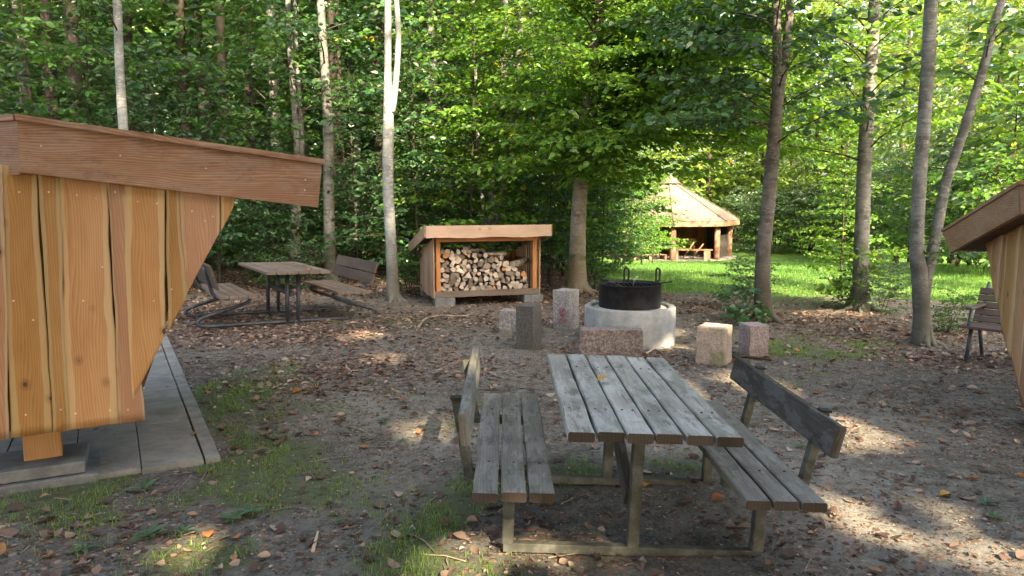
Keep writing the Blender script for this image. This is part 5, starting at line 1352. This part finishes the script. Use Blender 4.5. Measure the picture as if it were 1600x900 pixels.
# ------------------------------------------------------------------ ground cover
def scatter(n, x0, x1, y0, y1, g, dens):
    x, y = g.uniform(x0, x1, n), g.uniform(y0, y1, n)
    k = g.uniform(0, 1, n) < dens(x, y)
    return x[k], y[k]
def in_pave(x, y):
    c = at_z(345, 712, .03); e = at_z(271, 545, .03); d = unit(e-c); r = np.array([d[1], -d[0], 0])
    q = (x-c[0])*d[0]+(y-c[1])*d[1]; s = (x-c[0])*r[0]+(y-c[1])*r[1]
    return (q > -.02) & (q < 5.5) & (s < .0) & (s > -2.3)
def litter():
    g = np.random.default_rng(11)
    X, Y = [], []
    for (n, x0, x1, y0, y1, f) in ((42000, -5, 5.5, 1.6, 6.5, .42), (90000, -6.5, 8, 6.2, 13.5, .68), (26000, -9, 9, 13, 18, .8)):
        x, y = scatter(n, x0, x1, y0, y1, g, lambda x, y: m_litter(x, y)**1.5*f+.035)
        X.append(x); Y.append(y)
    x, y = np.concatenate(X), np.concatenate(Y)
    keep = ~in_pave(x, y) | (g.uniform(0, 1, len(x)) < .14)
    x, y = x[keep], y[keep]
    nb = len(x)
    xc, yc = scatter(80000, -4.5, 5, 1.9, 8.5, g, lambda x, y: (.25+.75*vnoise(x*2.5, y*2.5, 77))*(1-.6*m_grass(x, y)))
    kc = ~in_pave(xc, yc); x, y = np.concatenate([x, xc[kc]]), np.concatenate([y, yc[kc]])
    n = len(x); z = terrain(x, y)+g.uniform(.006, .022, n)+.03*in_pave(x, y)
    a = g.uniform(0, 6.28, n); D = np.stack([np.cos(a), np.sin(a), g.normal(0, .18, n)], 1); D = unit(D)
    N = unit(np.stack([g.normal(0, .32, n), g.normal(0, .32, n), np.ones(n)], 1))
    L = np.where(g.uniform(0, 1, n) < .55, g.uniform(.015, .04, n), g.uniform(.045, .095, n))
    L = np.where(y > 7, np.maximum(L, .028), L)
    L[nb:] = g.uniform(.008, .024, n-nb); z[nb:] -= .006
    C = np.stack([x, y, z], 1); W = L*g.uniform(.45, .75, n)
    hi = (y < 6.5) & (L > .028); lo = ~hi
    V, Fq = leaf_geo(C[lo], D[lo], N[lo], L[lo], W[lo], fold=g.uniform(-.1, .35, lo.sum()), droop=.15)
    V2, F2 = leaf_geo_hi(C[hi], D[hi], N[hi], L[hi], W[hi], g.uniform(-.5, 1.3, hi.sum()), g.uniform(-.2, .9, hi.sum()))
    o = big_mesh('fallen_leaves', np.concatenate([V, V2]), np.concatenate([Fq, F2+len(V)]), M['litter']); o['kind'] = 'stuff'
litter()
def twigs():
    g = random.Random(8); mb = MB()
    for _ in range(1000):
        x, y = g.uniform(-4.5, 5.5), 2+g.random()**.7*9
        if in_pave(np.array([x]), np.array([y]))[0]: continue
        L = g.uniform(.05, .28); a = g.uniform(0, 3.14); z = T(x, y)+.008
        pts = [(x, y, z), (x+L*.5*math.cos(a), y+L*.5*math.sin(a), z+g.uniform(0, .012)), (x+L*math.cos(a+g.uniform(-.3, .3)), y+L*math.sin(a+g.uniform(-.3, .3)), z)]
        mb.tube(pts, [g.uniform(.0015, .004)]*3, 4, cap=False)
    o = mb.build('twig_litter', M['twig']); o['kind'] = 'stuff'
twigs()
def weeds():
    g = np.random.default_rng(23); r_ = random.Random(2); Cs, Ds, Ns, Ls = [], [], [], []
    for (px, py, s, nl) in ((365, 812, .10, 9), (395, 800, .08, 8), (232, 838, .09, 8), (225, 765, .11, 6), (600, 660, .06, 9), (578, 598, .06, 8), (630, 690, .05, 6), (530, 815, .06, 6), (1555, 812, .07, 8), (1540, 790, .06, 6), (1250, 700, .05, 7), (640, 835, .05, 6), (130, 860, .07, 7), (285, 832, .07, 7), (770, 660, .04, 6), (1090, 735, .05, 6), (1440, 745, .04, 5)):
        c = at_z(px, py); c[2] = T(c[0], c[1])+.012
        for i in range(nl):
            a = 6.28*i/nl+r_.uniform(-.3, .3); d = np.array([math.cos(a), math.sin(a), r_.uniform(.1, .5)]); d = unit(d)
            l = s*r_.uniform(.6, 1.1); Cs.append(c+d*l*.55); Ds.append(d); Ns.append(unit(np.array([-d[0]*d[2], -d[1]*d[2], 1.0]))); Ls.append(l)
    L = np.array(Ls); V, Fq = leaf_geo(np.array(Cs), np.array(Ds), np.array(Ns), L, L*.42)
    o = big_mesh('weeds', V, Fq, M['leaf_cold']); o['kind'] = 'stuff'
weeds()
def blades(name, x, y, hmin, hmax, wd, mat, g, lean=.5):
    n = len(x); z = terrain(x, y)-.004
    a = g.uniform(0, 6.28, n); h = g.uniform(hmin, hmax, n); l = g.uniform(0, lean, n)*h
    w_ = wd*g.uniform(.6, 1.3, n)
    sx, sy = np.cos(a), np.sin(a); lx, ly = -np.sin(a), np.cos(a)
    b0 = np.stack([x-sx*w_, y-sy*w_, z], 1); b1 = np.stack([x+sx*w_, y+sy*w_, z], 1)
    m0 = np.stack([x-sx*w_*.7+lx*l*.35, y-sy*w_*.7+ly*l*.35, z+h*.6], 1); m1 = np.stack([x+sx*w_*.7+lx*l*.35, y+sy*w_*.7+ly*l*.35, z+h*.6], 1)
    t0 = np.stack([x-sx*w_*.1+lx*l, y-sy*w_*.1+ly*l, z+h], 1); t1 = np.stack([x+sx*w_*.1+lx*l, y+sy*w_*.1+ly*l, z+h], 1)
    V = np.stack([b0, b1, m1, m0, t1, t0], 1).reshape(-1, 3); i = np.arange(n)[:, None]*6
    Fq = np.concatenate([i+np.array([0, 1, 2, 3]), i+np.array([3, 2, 4, 5])], 1).reshape(-1, 4)
    o = big_mesh(name, V, Fq, mat); o['kind'] = 'stuff'
g_ = np.random.default_rng(3)
x, y = scatter(230000, -4.6, 4.5, 2.0, 9.5, g_, lambda x, y: np.clip(m_grass(x, y)-.18, 0, 1)*1.1*sstep(.3, .6, vnoise(x*7, y*7, 4)))
k = ~in_pave(x, y); blades('grass', x[k], y[k], .012, .058, .0018, M['grass'], g_, 1.4)
x, y = scatter(260000, 0, 24, 12, 46, g_, lambda x, y: m_lawn(x, y)*np.clip((16/y)**1.5, 0, 1)*(np.abs(x) < y*.9))
blades('lawn_grass', x, y, .03, .09, .005, M['lawn_blade'], g_, .8)

# ------------------------------------------------------------------ single things lying about
def lying(name, label, cat, pts, rad, mat, n=7):
    pts = np.array(pts, float); b = pts[0].copy()
    for p in pts: p[2] += T(p[0], p[1])
    b = pts[0].copy(); m = MB(); r_ = random.Random(5); m.tube(smooth_path(list(pts-b), 18), np.linspace(rad, rad*.5, 18), n, rng=r_, rough=.12)
    return tag(m.build(name, mat, None, b), label, cat)
gp = lambda px, py, z: at_z(px, py)+np.array([0, 0, z])
lying('fallen_branch', 'crooked dry branch lying on the litter in front of the wood shed', 'branch', [gp(652, 517, .02), gp(665, 505, .05), gp(690, 501, .06), gp(720, 499, .04), gp(738, 492, .02)], .020, M['twig'])
lying('fallen_branch', 'dark thin log lying between the mossy and the pinkish stone', 'branch', [gp(1138, 560, .02), gp(1170, 562, .025), gp(1206, 566, .02)], .022, M['bark_dark'])
lying('stick', 'short pale peeled stick on the bare soil in front of the grass', 'stick', [gp(489, 862, .01), gp(497, 833, .015)], .010, M['stick'])
lying('stick', 'thin pale stick lying by the foot of the concrete ring', 'stick', [gp(1008, 556, .02), gp(1022, 549, .03)], .012, M['stick'])
lying('twig', 'thin dark twig on the bare ground near the sunny patch', 'twig', [gp(545, 668, .01), gp(565, 675, .02), gp(590, 690, .01)], .006, M['twig'])
def one_leaf(label, p, L, mat, rot, curl=.25, name='fallen_leaf', tip=.0):
    n = 9; m = MB()
    rows = []
    for i in range(n):
        t = i/(n-1); w_ = math.sin(math.pi*min(1, t*1.02)**.85)*.36*L
        rows.append([(t-.5)*L, w_, math.sin(t*3.1)*L*.10*curl*3])
    for (xx, w_, zz) in rows:
        for f, dz in ((-1, curl*.35), (-.5, curl*.08), (0, 0), (.5, curl*.08), (1, curl*.35)): m.v.append((xx, w_*f, zz+abs(f)*0+dz*w_+.004))
    for i in range(n-1):
        for j in range(4): m.face([i*5+j, i*5+j+1, (i+1)*5+j+1, (i+1)*5+j], None, None, 0, True)
    m.tube([(-.5*L-.02, 0, .006), (-.5*L, 0, .005)], .0012, 5)
    o = m.build(name, mat, None, p); o.rotation_euler = (tip, 0, rot); return tag(o, label, 'leaf')
tp = at_z(944, 595, .728); one_leaf('yellow brown curled leaf lying on the grey picnic tabletop', tp, .085, M['leaf_yellow'], .4, .6)
tp = at_z(484, 422, .748); one_leaf('small orange leaf lying on the brown picnic tabletop', tp, .10, M['leaf_orange'], 1.2, .6)
for (px, py, L, mt, r_, lab) in ((1124, 783, .10, 'leaf_orange', .5, 'large orange leaf on the ground under the grey picnic table bench'), (325, 838, .075, 'leaf_orange', 2.0, 'reddish leaf on the grass in front of the shelter'), (1010, 760, .06, 'leaf_yellow', 1.0, 'small yellow leaf beside the far rail of the grey picnic table'), (1478, 778, .08, 'leaf_yellow', .2, 'ochre leaf lying on pale bare soil beyond the dark backrest')):
    p = at_z(px, py); p[2] = T(p[0], p[1])+.012; one_leaf(lab, p, L, M[mt], r_, .5)
